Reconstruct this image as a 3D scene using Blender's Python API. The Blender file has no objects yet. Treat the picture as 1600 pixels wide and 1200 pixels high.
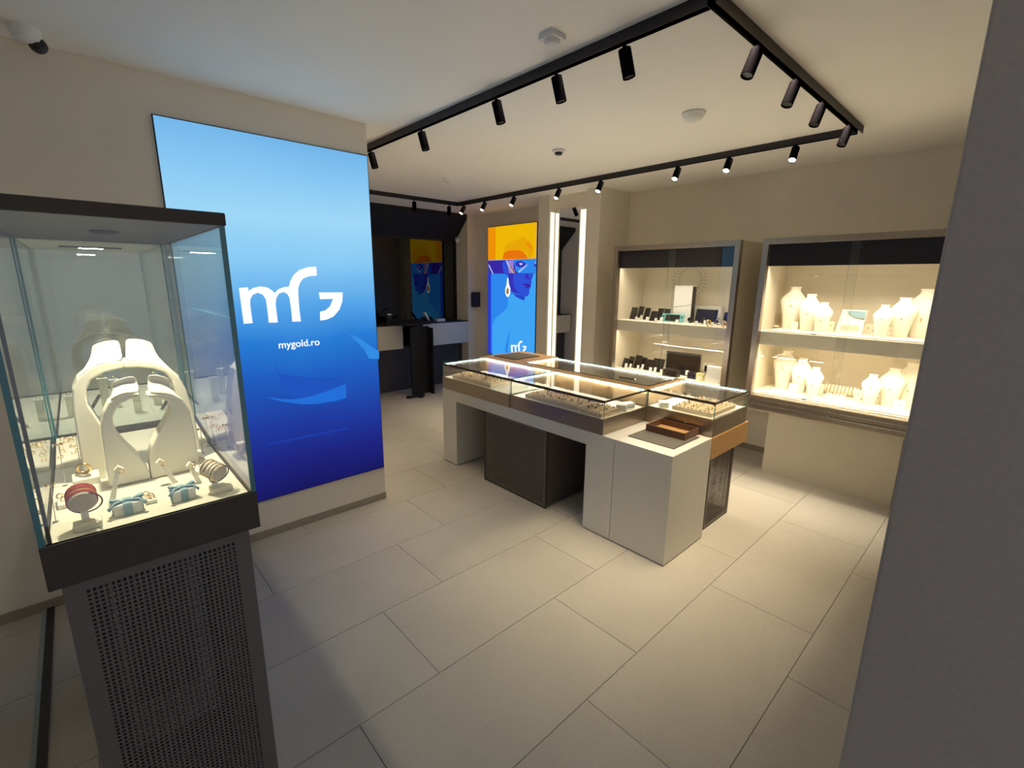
import bpy, math, random
import numpy as np
from mathutils import Vector, Matrix

random.seed(7)
SC = bpy.context.scene
COL = SC.collection

# ------------------------------------------------------------------ camera
FPX, H = 730.44, 1.8
def _cam_axes(yaw, pit, rol):
    fw = np.array([math.cos(yaw)*math.cos(pit), math.sin(yaw)*math.cos(pit), -math.sin(pit)])
    r = np.array([math.sin(yaw), -math.cos(yaw), 0.0]); d = np.cross(fw, r)
    c, s = math.cos(rol), math.sin(rol)
    return np.array([c*r+s*d, -s*r+c*d, fw])
CM = _cam_axes(*[math.radians(a) for a in (47.315, 12.53, -0.532)])
cam_data = bpy.data.cameras.new('camera'); cam = bpy.data.objects.new('camera', cam_data)
COL.objects.link(cam); SC.camera = cam
cam_data.sensor_fit = 'HORIZONTAL'; cam_data.sensor_width = 36.0
cam_data.lens = 36.0*FPX/1600.0; cam_data.clip_start = 0.02
_R, _U, _B = CM[0], -CM[1], -CM[2]
cam.matrix_world = Matrix(((_R[0], _U[0], _B[0], 0), (_R[1], _U[1], _B[1], 0), (_R[2], _U[2], _B[2], H), (0, 0, 0, 1)))

def ray(px, py): return CM.T @ np.array([(px-800)/FPX, (py-600)/FPX, 1.0])
def onz(px, py, z):
    d = ray(px, py); t = (z-H)/d[2]; return (d[0]*t, d[1]*t, z)
def onx(px, py, x):
    d = ray(px, py); t = x/d[0]; return (x, d[1]*t, H+d[2]*t)
def ony(px, py, y):
    d = ray(px, py); t = y/d[1]; return (d[0]*t, y, H+d[2]*t)

# ------------------------------------------------------------------ world, exposure
W = bpy.data.worlds.new('world'); SC.world = W; W.use_nodes = True
bg = W.node_tree.nodes['Background']
bg.inputs[0].default_value = (0.80, 0.86, 1.0, 1); bg.inputs[1].default_value = 0.50
SC.view_settings.view_transform = 'Standard'; SC.view_settings.look = 'None'
SC.view_settings.exposure = 0.50; SC.view_settings.gamma = 1.0
SC.view_settings.use_curve_mapping = False
try:
    SC.cycles.transparent_max_bounces = 32
    SC.cycles.max_bounces = 12
    SC.cycles.diffuse_bounces = 8
except Exception: pass

SPOT_W = 9.0             # each lit track spotlight
RAIL_A, RAIL_B, RAIL_C = 4.6, 9.5, 8.0   # unseen linear lights added in the rails, inferred from straight floor light edges
WARM = (1.0, 0.82, 0.54)
LEDC = (1.0, 0.86, 0.64)

# ------------------------------------------------------------------ materials
MATS = {}
def nd(nt, typ, **kw):
    n = nt.nodes.new(typ)
    for k, v in kw.items(): setattr(n, k, v)
    return n
def mat(name, col, rough=0.6, metal=0.0, spec=0.5, noise=0.0, nscale=20.0, bump=0.0, bscale=60.0, stretch=None):
    m = bpy.data.materials.new(name); m.use_nodes = True; nt = m.node_tree
    b = nt.nodes['Principled BSDF']
    b.inputs['Base Color'].default_value = (*col, 1); b.inputs['Roughness'].default_value = rough
    b.inputs['Metallic'].default_value = metal; b.inputs['Specular IOR Level'].default_value = spec
    if noise or bump:
        tc = nd(nt, 'ShaderNodeTexCoord'); mp = nd(nt, 'ShaderNodeMapping')
        nt.links.new(tc.outputs['Object'], mp.inputs[0])
        if stretch: mp.inputs['Scale'].default_value = stretch
        if noise:
            n = nd(nt, 'ShaderNodeTexNoise'); n.inputs['Scale'].default_value = nscale; n.inputs['Detail'].default_value = 6
            nt.links.new(mp.outputs[0], n.inputs['Vector'])
            r = nd(nt, 'ShaderNodeValToRGB')
            r.color_ramp.elements[0].position = 0.3; r.color_ramp.elements[1].position = 0.7
            r.color_ramp.elements[0].color = (*[c*(1-noise) for c in col], 1)
            r.color_ramp.elements[1].color = (*[min(1, c*(1+noise)) for c in col], 1)
            nt.links.new(n.outputs['Fac'], r.inputs[0]); nt.links.new(r.outputs[0], b.inputs['Base Color'])
        if bump:
            n2 = nd(nt, 'ShaderNodeTexNoise'); n2.inputs['Scale'].default_value = bscale; n2.inputs['Detail'].default_value = 4
            nt.links.new(mp.outputs[0], n2.inputs['Vector'])
            bp = nd(nt, 'ShaderNodeBump'); bp.inputs['Strength'].default_value = bump; bp.inputs['Distance'].default_value = 0.002
            nt.links.new(n2.outputs['Fac'], bp.inputs['Height']); nt.links.new(bp.outputs[0], b.inputs['Normal'])
    MATS[name] = m; return m
def emi(name, col, strength=1.0):
    m = bpy.data.materials.new(name); m.use_nodes = True; nt = m.node_tree
    nt.nodes.remove(nt.nodes['Principled BSDF'])
    e = nd(nt, 'ShaderNodeEmission'); e.inputs[0].default_value = (*col, 1); e.inputs[1].default_value = strength
    nt.links.new(e.outputs[0], nt.nodes['Material Output'].inputs[0]); MATS[name] = m; return m
def srgb(r, g, b):
    f = lambda c: (c/255/12.92) if c/255 <= 0.04045 else ((c/255+0.055)/1.055)**2.4
    return (f(r), f(g), f(b))
def glass(name, tint, f0=.042):
    m = bpy.data.materials.new(name); m.use_nodes = True; nt = m.node_tree
    nt.nodes.remove(nt.nodes['Principled BSDF'])
    t = nd(nt, 'ShaderNodeBsdfTransparent'); t.inputs[0].default_value = (*tint, 1)
    g = nd(nt, 'ShaderNodeBsdfGlossy'); g.inputs['Roughness'].default_value = 0.0; g.inputs[0].default_value = (1, 1, 1, 1)
    lw = nd(nt, 'ShaderNodeLayerWeight'); lw.inputs['Blend'].default_value = 0.5
    pw = nd(nt, 'ShaderNodeMath'); pw.operation = 'POWER'; pw.inputs[1].default_value = 5.0; nt.links.new(lw.outputs['Facing'], pw.inputs[0])
    f = nd(nt, 'ShaderNodeMath'); f.operation = 'MULTIPLY_ADD'; f.inputs[1].default_value = 1-f0; f.inputs[2].default_value = f0
    nt.links.new(pw.outputs[0], f.inputs[0])
    x = nd(nt, 'ShaderNodeMixShader')
    nt.links.new(f.outputs[0], x.inputs[0]); nt.links.new(t.outputs[0], x.inputs[1]); nt.links.new(g.outputs[0], x.inputs[2])
    nt.links.new(x.outputs[0], nt.nodes['Material Output'].inputs[0]); MATS[name] = m; return m

mat('wall_paint', (0.84, 0.79, 0.70), 0.85, bump=0.25, bscale=140, noise=0.025, nscale=3)
mat('ceiling_paint', (0.90, 0.885, 0.85), 0.9)
mat('entrance_plaster_shaded', (0.44, 0.405, 0.385), 0.9, bump=0.5, bscale=180, noise=0.05, nscale=90)  # plaster grain, with a grey darkened to carry the shade on this wall
mat('grout', (0.26, 0.24, 0.21), 0.9)
mat('baseboard_paint', (0.34, 0.30, 0.24), 0.7)
mat('white_laminate', (0.66, 0.65, 0.62), 0.45, noise=0.01, nscale=4)
mat('cream_laminate', (0.70, 0.645, 0.53), 0.5, noise=0.015, nscale=5)
mat('bronze_metal', (0.066, 0.052, 0.041), 0.55, metal=0.1, spec=0.3, noise=0.05, nscale=40)
mat('steel_brushed', (0.42, 0.37, 0.31), 0.32, metal=0.9, noise=0.06, nscale=60, stretch=(1, 1, 0.06))
mat('case_metal', (0.36, 0.30, 0.24), 0.30, metal=0.85, noise=0.05, nscale=50, stretch=(1, 0.05, 1))
mat('perforated_metal', (0.15, 0.13, 0.12), 0.5, metal=0.3)
mat('track_black', (0.012, 0.011, 0.016), 0.45)
mat('rail_liner', (0.0006, 0.0006, 0.0006), 1.0, spec=0.0)  # near-black lining added so the rail lights leave the lips dark
mat('can_black', (0.006, 0.0055, 0.008), 1.0, spec=0.0)
mat('track_side', (0.025, 0.022, 0.024), 0.5)
mat('oak', (0.52, 0.30, 0.115), 0.45, noise=0.22, nscale=9, stretch=(3, 0.5, 14), bump=0.05)
mat('walnut', (0.13, 0.062, 0.036), 0.45, noise=0.25, nscale=14, stretch=(3, 1, 12))
mat('mat_grey', (0.125, 0.115, 0.10), 0.8, noise=0.04, nscale=300)
mat('deck_white', (0.78, 0.74, 0.63), 0.55)
mat('display_leather', (0.88, 0.84, 0.72), 0.6, bump=0.05, bscale=200)
mat('cushion_beige', (0.70, 0.57, 0.42), 0.8, noise=0.05, nscale=80)
mat('gold', (0.85, 0.58, 0.22), 0.25, metal=1.0)
mat('silver', (0.75, 0.74, 0.72), 0.2, metal=1.0)
mat('red_cord', (0.62, 0.10, 0.09), 0.6)
mat('brown_cord', (0.16, 0.05, 0.03), 0.5)
mat('ribbon_blue', (0.27, 0.43, 0.50), 0.45)
mat('paper_white', (0.80, 0.80, 0.76), 0.6)
mat('card_white', (0.82, 0.82, 0.80), 0.5)
mat('phone_black', (0.014, 0.012, 0.011), 0.18)
mat('screen_navy', (0.010, 0.014, 0.045), 0.12)
mat('device_black', (0.015, 0.014, 0.014), 0.4)
mat('turquoise', (0.16, 0.48, 0.50), 0.4)
mat('plastic_white', (0.78, 0.79, 0.80), 0.4)
mat('yellow_card', (0.78, 0.72, 0.35), 0.6)
mat('navy_fascia', (0.006, 0.0065, 0.018), 0.6, spec=0.1)
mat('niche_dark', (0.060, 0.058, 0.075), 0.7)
mat('black_panel', (0.006, 0.006, 0.010), 0.6)
mat('device_blue', (0.02, 0.024, 0.085), 0.35)
mat('mirror_silver', (0.92, 0.93, 0.92), 0.0, metal=1.0)
mat('glass_edge', (0.05, 0.20, 0.22), 0.15)
mat('gap_dark', (0.07, 0.062, 0.052), 0.9)
mat('threshold_metal', (0.05, 0.05, 0.055), 0.4, metal=0.5)
mat('threshold_pale', (0.30, 0.36, 0.37), 0.4)
mat('pattern_grey', (0.40, 0.36, 0.30), 0.7)
glass('clear_glass', (0.95, 0.972, 0.96))
glass('cabinet_glass', (0.985, 0.99, 0.985), .028)
glass('window_glass', (0.40, 0.45, 0.43), .07)
emi('led_warm', LEDC, 9.0)
emi('led_cool', (1.0, 0.88, 0.76), 90.0)
emi('mirror_glow', (1.0, 0.86, 0.62), 1.2)
emi('lens_glow', (1.0, 0.90, 0.74), 14.0)
emi('case_lamp', (1.0, 0.92, 0.74), 24.0)

def tile_material():
    m = bpy.data.materials.new('stone_tile'); m.use_nodes = True; nt = m.node_tree; b = nt.nodes['Principled BSDF']
    tc = nd(nt, 'ShaderNodeTexCoord'); oi = nd(nt, 'ShaderNodeObjectInfo')
    mp = nd(nt, 'ShaderNodeVectorMath'); mp.operation = 'ADD'
    sc = nd(nt, 'ShaderNodeVectorMath'); sc.operation = 'SCALE'; sc.inputs['Scale'].default_value = 11.0
    co = nd(nt, 'ShaderNodeCombineXYZ')
    for i in range(3): nt.links.new(oi.outputs['Random'], co.inputs[i])
    nt.links.new(co.outputs[0], sc.inputs[0]); nt.links.new(tc.outputs['Object'], mp.inputs[0]); nt.links.new(sc.outputs[0], mp.inputs[1])
    n1 = nd(nt, 'ShaderNodeTexNoise'); n1.inputs['Scale'].default_value = 2.5; n1.inputs['Detail'].default_value = 5
    n2 = nd(nt, 'ShaderNodeTexNoise'); n2.inputs['Scale'].default_value = 120; n2.inputs['Detail'].default_value = 3
    v = nd(nt, 'ShaderNodeTexVoronoi'); v.inputs['Scale'].default_value = 14
    for n in (n1, n2, v): nt.links.new(mp.outputs[0], n.inputs['Vector'])
    r1 = nd(nt, 'ShaderNodeValToRGB'); r1.color_ramp.elements[0].position = .25; r1.color_ramp.elements[1].position = .75
    r1.color_ramp.elements[0].color = (0.48, 0.45, 0.405, 1); r1.color_ramp.elements[1].color = (0.54, 0.51, 0.46, 1)
    nt.links.new(n1.outputs['Fac'], r1.inputs[0])
    r2 = nd(nt, 'ShaderNodeValToRGB'); r2.color_ramp.elements[0].position = .3; r2.color_ramp.elements[1].position = .7
    r2.color_ramp.elements[0].color = (.93, .93, .93, 1); r2.color_ramp.elements[1].color = (1.04, 1.04, 1.04, 1)
    nt.links.new(n2.outputs['Fac'], r2.inputs[0])
    mx = nd(nt, 'ShaderNodeMixRGB'); mx.blend_type = 'MULTIPLY'; mx.inputs[0].default_value = 1
    nt.links.new(r1.outputs[0], mx.inputs[1]); nt.links.new(r2.outputs[0], mx.inputs[2])
    r3 = nd(nt, 'ShaderNodeValToRGB'); r3.color_ramp.elements[0].position = .035; r3.color_ramp.elements[1].position = .06
    r3.color_ramp.elements[0].color = (.72, .70, .68, 1); r3.color_ramp.elements[1].color = (1, 1, 1, 1)
    nt.links.new(v.outputs['Distance'], r3.inputs[0])
    m2 = nd(nt, 'ShaderNodeMixRGB'); m2.blend_type = 'MULTIPLY'; m2.inputs[0].default_value = .8
    nt.links.new(mx.outputs[0], m2.inputs[1]); nt.links.new(r3.outputs[0], m2.inputs[2])
    nt.links.new(m2.outputs[0], b.inputs['Base Color'])
    b.inputs['Roughness'].default_value = 0.5; b.inputs['Specular IOR Level'].default_value = 0.35
    MATS['stone_tile'] = m
tile_material()

def print_material(name, stops, z0, z1, strength=0.66, noise=0.06):
    """backlit print: colour stops over height"""
    m = bpy.data.materials.new(name); m.use_nodes = True; nt = m.node_tree
    nt.nodes.remove(nt.nodes['Principled BSDF'])
    g = nd(nt, 'ShaderNodeNewGeometry'); s = nd(nt, 'ShaderNodeSeparateXYZ'); nt.links.new(g.outputs['Position'], s.inputs[0])
    n = nd(nt, 'ShaderNodeTexNoise'); n.inputs['Scale'].default_value = 1.6; nt.links.new(g.outputs['Position'], n.inputs['Vector'])
    a = nd(nt, 'ShaderNodeMath'); a.operation = 'MULTIPLY_ADD'; a.inputs[1].default_value = noise; a.inputs[2].default_value = -noise/2
    nt.links.new(n.outputs['Fac'], a.inputs[0])
    mr = nd(nt, 'ShaderNodeMapRange'); mr.inputs['From Min'].default_value = z0; mr.inputs['From Max'].default_value = z1
    nt.links.new(s.outputs['Z'], mr.inputs['Value'])
    ad = nd(nt, 'ShaderNodeMath'); ad.operation = 'ADD'; nt.links.new(mr.outputs[0], ad.inputs[0]); nt.links.new(a.outputs[0], ad.inputs[1])
    r = nd(nt, 'ShaderNodeValToRGB'); el = r.color_ramp.elements
    while len(el) > 1: el.remove(el[-1])
    el[0].position = stops[0][0]; el[0].color = (*srgb(*stops[0][1]), 1)
    for p, c in stops[1:]:
        e = el.new(p); e.color = (*srgb(*c), 1)
    nt.links.new(ad.outputs[0], r.inputs[0])
    e = nd(nt, 'ShaderNodeEmission'); e.inputs[1].default_value = strength; nt.links.new(r.outputs[0], e.inputs[0])
    nt.links.new(e.outputs[0], nt.nodes['Material Output'].inputs[0]); MATS[name] = m

# ------------------------------------------------------------------ mesh helpers
class MB:
    def __init__(s): s.v = []; s.f = []; s.m = []
    def add(s, vs, fs, mi=0):
        o = len(s.v); s.v += [tuple(map(float, p)) for p in vs]; s.f += [tuple(i+o for i in f) for f in fs]; s.m += [mi]*len(fs); return s
    def box(s, x0, x1, y0, y1, z0, z1, mi=0):
        vs = [(x, y, z) for z in (z0, z1) for y in (y0, y1) for x in (x0, x1)]
        return s.add(vs, [(0, 2, 3, 1), (4, 5, 7, 6), (0, 1, 5, 4), (2, 6, 7, 3), (0, 4, 6, 2), (1, 3, 7, 5)], mi)
    def cyl(s, p0, p1, r0, r1=None, n=16, mi=0, caps=True):
        r1 = r0 if r1 is None else r1; a, b = Vector(p0), Vector(p1); d = (b-a).normalized()
        u = d.orthogonal().normalized(); w = d.cross(u)
        vs = []
        for c, r in ((a, r0), (b, r1)):
            for i in range(n):
                t = 2*math.pi*i/n; vs.append(c+u*(r*math.cos(t))+w*(r*math.sin(t)))
        fs = [(i, (i+1) % n, n+(i+1) % n, n+i) for i in range(n)]
        if caps: fs += [tuple(range(n-1, -1, -1)), tuple(range(n, 2*n))]
        return s.add(vs, fs, mi)
    def lathe(s, prof, c, n=20, mi=0, sx=1.0, sy=1.0):
        vs = []; k = len(prof)
        for r, z in prof:
            for i in range(n):
                t = 2*math.pi*i/n; vs.append((c[0]+sx*r*math.cos(t), c[1]+sy*r*math.sin(t), c[2]+z))
        fs = [(j*n+i, j*n+(i+1) % n, (j+1)*n+(i+1) % n, (j+1)*n+i) for j in range(k-1) for i in range(n)]
        fs += [tuple(range(n-1, -1, -1)), tuple(range((k-1)*n, k*n))]
        return s.add(vs, fs, mi)
    def torus(s, c, R, r, axis=(0, 0, 1), n=20, k=6, mi=0, a0=0, a1=2*math.pi):
        ax = Vector(axis).normalized(); u = ax.orthogonal().normalized(); w = ax.cross(u); c = Vector(c); vs = []
        full = abs(a1-a0-2*math.pi) < 1e-6; m = n if full else n+1
        for i in range(m):
            t = a0+(a1-a0)*i/n; d = u*math.cos(t)+w*math.sin(t)
            for j in range(k):
                q = 2*math.pi*j/k; vs.append(c+d*(R+r*math.cos(q))+ax*(r*math.sin(q)))
        fs = []
        for i in range(n):
            i2 = (i+1) % m
            for j in range(k): fs.append((i*k+j, i2*k+j, i2*k+(j+1) % k, i*k+(j+1) % k))
        return s.add(vs, fs, mi)
    def prism(s, pts, off, mi=0):
        n = len(pts); off = Vector(off); vs = [Vector(p) for p in pts]; vs += [p+off for p in vs]
        fs = [tuple(range(n)), tuple(range(2*n-1, n-1, -1))] + [(i, i+n, (i+1) % n+n, (i+1) % n) for i in range(n)]
        return s.add(vs, fs, mi)
    def grid(s, rows, mi=0, closed=False):
        k = len(rows[0]); vs = [p for r in rows for p in r]; fs = []
        for j in range(len(rows)-1):
            for i in range(k if closed else k-1):
                fs.append((j*k+i, j*k+(i+1) % k, (j+1)*k+(i+1) % k, (j+1)*k+i))
        return s.add(vs, fs, mi)
    def sphere(s, c, r, n=10, mi=0):
        k = max(4, n//2); return s.lathe([(max(1e-4, r*math.sin(math.pi*j/k)), -r*math.cos(math.pi*j/k)) for j in range(k+1)], c, n, mi)
    def mesh(s, name, mats, org=(0, 0, 0), smooth=False):
        me = bpy.data.meshes.new(name)
        me.from_pydata([(p[0]-org[0], p[1]-org[1], p[2]-org[2]) for p in s.v], [], s.f)
        for mm in ([mats] if isinstance(mats, str) else mats): me.materials.append(MATS[mm])
        me.polygons.foreach_set('material_index', s.m)
        if smooth: me.polygons.foreach_set('use_smooth', [True]*len(s.f))
        me.update()
        import bmesh
        bm = bmesh.new(); bm.from_mesh(me); bmesh.ops.recalc_face_normals(bm, faces=bm.faces); bm.to_mesh(me); bm.free()
        if smooth:
            try: me.set_sharp_from_angle(angle=math.radians(40))
            except Exception: pass
        return me

ORG = {}
def tag(o, label=None, cat=None, group=None, kind=None):
    if label: o['label'] = label
    if cat: o['category'] = cat
    if group: o['group'] = group
    if kind: o['kind'] = kind
    return o
def thing(name, label, cat, loc=(0, 0, 0), rz=0.0, group=None, rot=None):
    o = bpy.data.objects.new(name, None); o.empty_display_size = 0.05; COL.objects.link(o)
    o.location = loc; o.rotation_euler = rot if rot else (0, 0, rz)
    ORG[o.name] = tuple(loc) if (rz == 0 and not rot) else None
    return tag(o, label, cat, group)
def bev(o, w=0.002, seg=2):
    m = o.modifiers.new('bevel', 'BEVEL'); m.width = w; m.segments = seg; m.limit_method = 'ANGLE'; m.angle_limit = math.radians(50)
    return o
def part(name, mb, mats, parent, smooth=False, bevel=0, local=False, label=None, kind=None):
    """child mesh; coordinates are world ones unless local"""
    org = (0, 0, 0)
    if not local:
        org = ORG[parent.name]
    o = bpy.data.objects.new(name, mb.mesh(name, mats, org, smooth)); COL.objects.link(o); o.parent = parent
    ORG[o.name] = org
    if bevel: bev(o, bevel)
    return tag(o, label, None, None, kind)
def solo(name, mb, mats, label=None, cat=None, loc=(0, 0, 0), group=None, kind=None, smooth=False, bevel=0):
    o = bpy.data.objects.new(name, mb.mesh(name, mats, loc, smooth)); COL.objects.link(o); o.location = loc
    ORG[o.name] = tuple(loc)
    if bevel: bev(o, bevel)
    return tag(o, label, cat, group, kind)
def struct(name, mb, mats, loc=(0, 0, 0), smooth=False, bevel=0, label=None):
    return solo(name, mb, mats, label, None, loc, None, 'structure', smooth, bevel)
def copy_tree(o, parent=None):
    c = o.copy(); COL.objects.link(c); c.parent = parent
    ORG[c.name] = ORG.get(o.name)
    for ch in list(o.children): copy_tree(ch, c)
    return c
def area(name, loc, size, power, parent, rot=(0, 0, 0), col=LEDC, spread=math.pi):
    l = bpy.data.lights.new(name, 'AREA'); l.shape = 'RECTANGLE'; l.size, l.size_y = size; l.energy = power; l.color = col
    try: l.spread = spread
    except Exception: pass
    o = bpy.data.objects.new(name, l); COL.objects.link(o); o.rotation_euler = rot
    o.parent = parent; og = ORG.get(parent.name) or (0, 0, 0)
    o.location = (loc[0]-og[0], loc[1]-og[1], loc[2]-og[2]); return o
def pane(x0, x1, y0, y1, z0, z1):
    """glass slab; slot 0 on the two big faces, slot 1 on the edges"""
    d = {0: x1-x0, 1: y1-y0, 2: z1-z0}; ax = min(d, key=d.get)
    mb = MB().box(x0, x1, y0, y1, z0, z1)
    fa = [2, 2, 1, 1, 0, 0]; mb.m = [0 if a == ax else 1 for a in fa]; return mb

# ------------------------------------------------------------------ the room
CZ = 2.87
YB = 3.385          # wall that carries the blue light box
XC = 5.25           # wall behind the cabinets
YN = 6.60           # jamb of the rear niche
# floor: base slab with every tile a part
fl = struct('floor', MB().box(-2.4, XC+0.3, -2.2, 8.0, -0.10, -0.0035), 'grout')
TL, TW, TH = 1.19, 0.553, 0.012
def tile_mesh(l, w):
    g, c = 0.0014, 0.0012; x, y = l/2-g, w/2-g
    mb = MB()
    lo = [(-x, -y, -TH), (x, -y, -TH), (x, y, -TH), (-x, y, -TH)]
    mi = [(-x, -y, -c), (x, -y, -c), (x, y, -c), (-x, y, -c)]
    hi = [(-x+c, -y+c, 0), (x-c, -y+c, 0), (x-c, y-c, 0), (-x+c, y-c, 0)]
    mb.add(lo+mi+hi, [(0, 1, 5, 4), (1, 2, 6, 5), (2, 3, 7, 6), (3, 0, 4, 7), (4, 5, 9, 8), (5, 6, 10, 9), (6, 7, 11, 10), (7, 4, 8, 11), (8, 9, 10, 11), (3, 2, 1, 0)])
    return mb.mesh('tile', 'stone_tile')
TM = tile_mesh(TL, TW)
for r in range(-4, 12):
    yc = 2.131-TW/2 + r*TW - TW*0
    off = 1.01 + 0.395*r
    k0 = math.floor((-1.6-off)/TL)
    for k in range(k0, k0+8):
        xc = off + (k+0.5)*TL
        if xc-TL/2 > XC+0.05 or xc+TL/2 < -1.7: continue
        if yc > 6.9 or yc < -1.6: continue
        o = bpy.data.objects.new('tile', TM); COL.objects.link(o); o.parent = fl; o.location = (xc, yc, 0)

struct('ceiling', MB().box(-2.4, XC+0.3, -2.2, 8.0, CZ, CZ+0.12), 'ceiling_paint')
struct('wall_panel_side', MB().box(-2.4, 1.69, YB, YB+0.22, 0.0, CZ), 'wall_paint', bevel=0.003)
struct('wall_passage', MB().box(1.47, 1.69, YB+0.22, 8.0, 0.0, CZ), 'wall_paint')
struct('baseboard_panel_side', MB().box(-2.4, 1.69, YB-0.008, YB, 0.0, 0.055), 'baseboard_paint')
struct('wall_cabinets', MB().box(XC, XC+0.22, 0.0, 8.0, 0.0, CZ), 'wall_paint')
struct('baseboard_cabinets', MB().box(XC-0.008, XC, 0.13, 3.56, 0.0, 0.06), 'baseboard_paint')
struct('wall_entrance', MB().box(1.20, XC, -0.95, 0.124, 0.0, CZ), 'entrance_plaster_shaded', bevel=0.006)
# column with the mirror recess
YM0, YM1 = 3.767, 4.374
col_b = MB().box(4.66, XC, 3.56, YM0, 0, CZ)
struct('wall_column_near', col_b, 'wall_paint', bevel=0.003)
struct('wall_column_far', MB().box(4.66, XC, YM1, 4.57, 0, CZ), 'wall_paint', bevel=0.003)
struct('wall_mirror_recess', MB().box(4.78, XC, YM0, YM1, 0, CZ), 'wall_paint')
# rear niche
struct('wall_jamb', MB().box(5.03, XC, YN, 8.0, 0, CZ), 'wall_paint', bevel=0.003)
struct('wall_niche_rear', MB().box(1.69, 5.03, 7.9, 8.0, 0, CZ), 'niche_dark')
struct('wall_niche_low', MB().box(1.69, 5.03, 6.80, 6.86, 0, 0.72), 'niche_dark')
# the sloping black soffit above the window
struct('trim_soffit', MB().prism([(1.69, YN, CZ), (1.69, 6.98, CZ), (1.69, 6.98, 2.47), (1.69, 6.93, 2.47), (1.69, YN, 2.80)], (3.335, 0, 0)), 'black_panel')
w = tag(bpy.data.objects.new('window_1', None), 'dark tinted counter window with black frame in the rear niche', None, None, 'structure'); COL.objects.link(w); ORG[w.name] = (0, 0, 0)
part('window_pane', MB().box(1.70, 5.0, 6.945, 6.953, 1.10, 2.47), 'window_glass', w)
part('window_frame', MB().box(4.985, 5.03, 6.93, 6.97, 1.085, 2.47).box(1.69, 5.03, 6.93, 6.97, 2.44, 2.475).box(1.69, 5.03, 6.93, 6.97, 1.085, 1.105), 'black_panel', w)
struct('wall_unseen_side', MB().box(-2.5, -2.4, -2.2, YB+.22, 0.0, CZ), 'wall_paint')  # unseen side wall added to hold back the world light
struct('wall_unseen_front', MB().box(-2.4, -.55, -1.40, -1.25, 0.0, CZ), 'wall_paint')  # unseen wall added to narrow the opening that lets world light in
# threshold strip on the floor beside the window showcase
struct('trim_threshold', MB().box(-0.355, -0.325, 0.2, YB-0.01, 0.0, 0.012, 0).box(-0.372, -0.355, 0.2, YB-0.01, 0.0, 0.008, 1), ['threshold_metal', 'threshold_pale'])

# ------------------------------------------------------------------ track with spotlights
t = thing('lighting_track', 'black rectangular ceiling track that carries the spotlights', 'track', (0, 0, CZ))
ZB = 2.822; TWD = 0.035
AX, CX, BY, DY = 1.92, 4.215, 0.976, 5.735
LIP = .003
def rail(axis, c0, a0, a1, m, outer_low, led=None, power=0.0, l0=0, rot=(0, 0, 0)):
    """downward open channel along X or Y; led = distance of the unseen light strip from the outer lip"""
    mb = MB()
    def bx(p0, p1, q0, q1, z0, z1):
        if axis == 'y': mb.box(p0, p1, q0, q1, z0, z1)
        else: mb.box(q0, q1, p0, p1, z0, z1)
    bx(c0, c0+LIP*.5, a0, a1, ZB, CZ); bx(c0+TWD-LIP*.5, c0+TWD, a0, a1, ZB, CZ)
    k = len(mb.f)
    bx(c0+LIP*.5, c0+LIP, a0, a1, ZB, CZ); bx(c0+TWD-LIP, c0+TWD-LIP*.5, a0, a1, ZB, CZ); bx(c0+LIP, c0+TWD-LIP, a0, a1, CZ-.004, CZ)
    mb.m[k:] = [1]*(len(mb.f)-k)
    if not power: bx(c0+LIP, c0+TWD-LIP, a0, a1, ZB+.002, ZB+.004)
    rl = part('rail', mb, [m, 'rail_liner'], t)
    if power:
        c = (c0+LIP+led) if outer_low else (c0+TWD-LIP-led)
        b0 = l0 or a0+.04; b1 = a1-.04; mid = (b0+b1)/2
        loc = (c, mid, CZ-.006) if axis == 'y' else (mid, c, CZ-.006)
        area('unseen_rail_light', loc, (.003, b1-b0) if axis == 'y' else (b1-b0, .003), power, t, rot, col=WARM, spread=math.radians(48))
rail('y', AX, BY+TWD, DY-TWD, 'track_black', True, .0186, RAIL_A, 1.65, (0, math.radians(2), 0))
rail('x', BY, AX, CX, 'track_side', True, .0089, RAIL_B, 0, (math.radians(9), 0, 0))
rail('y', CX-TWD, BY+TWD, DY-TWD, 'track_black', False, .0040, RAIL_C, 1.65, (0, math.radians(12), 0))
rail('x', DY-TWD, AX, CX, 'track_black', False)

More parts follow.
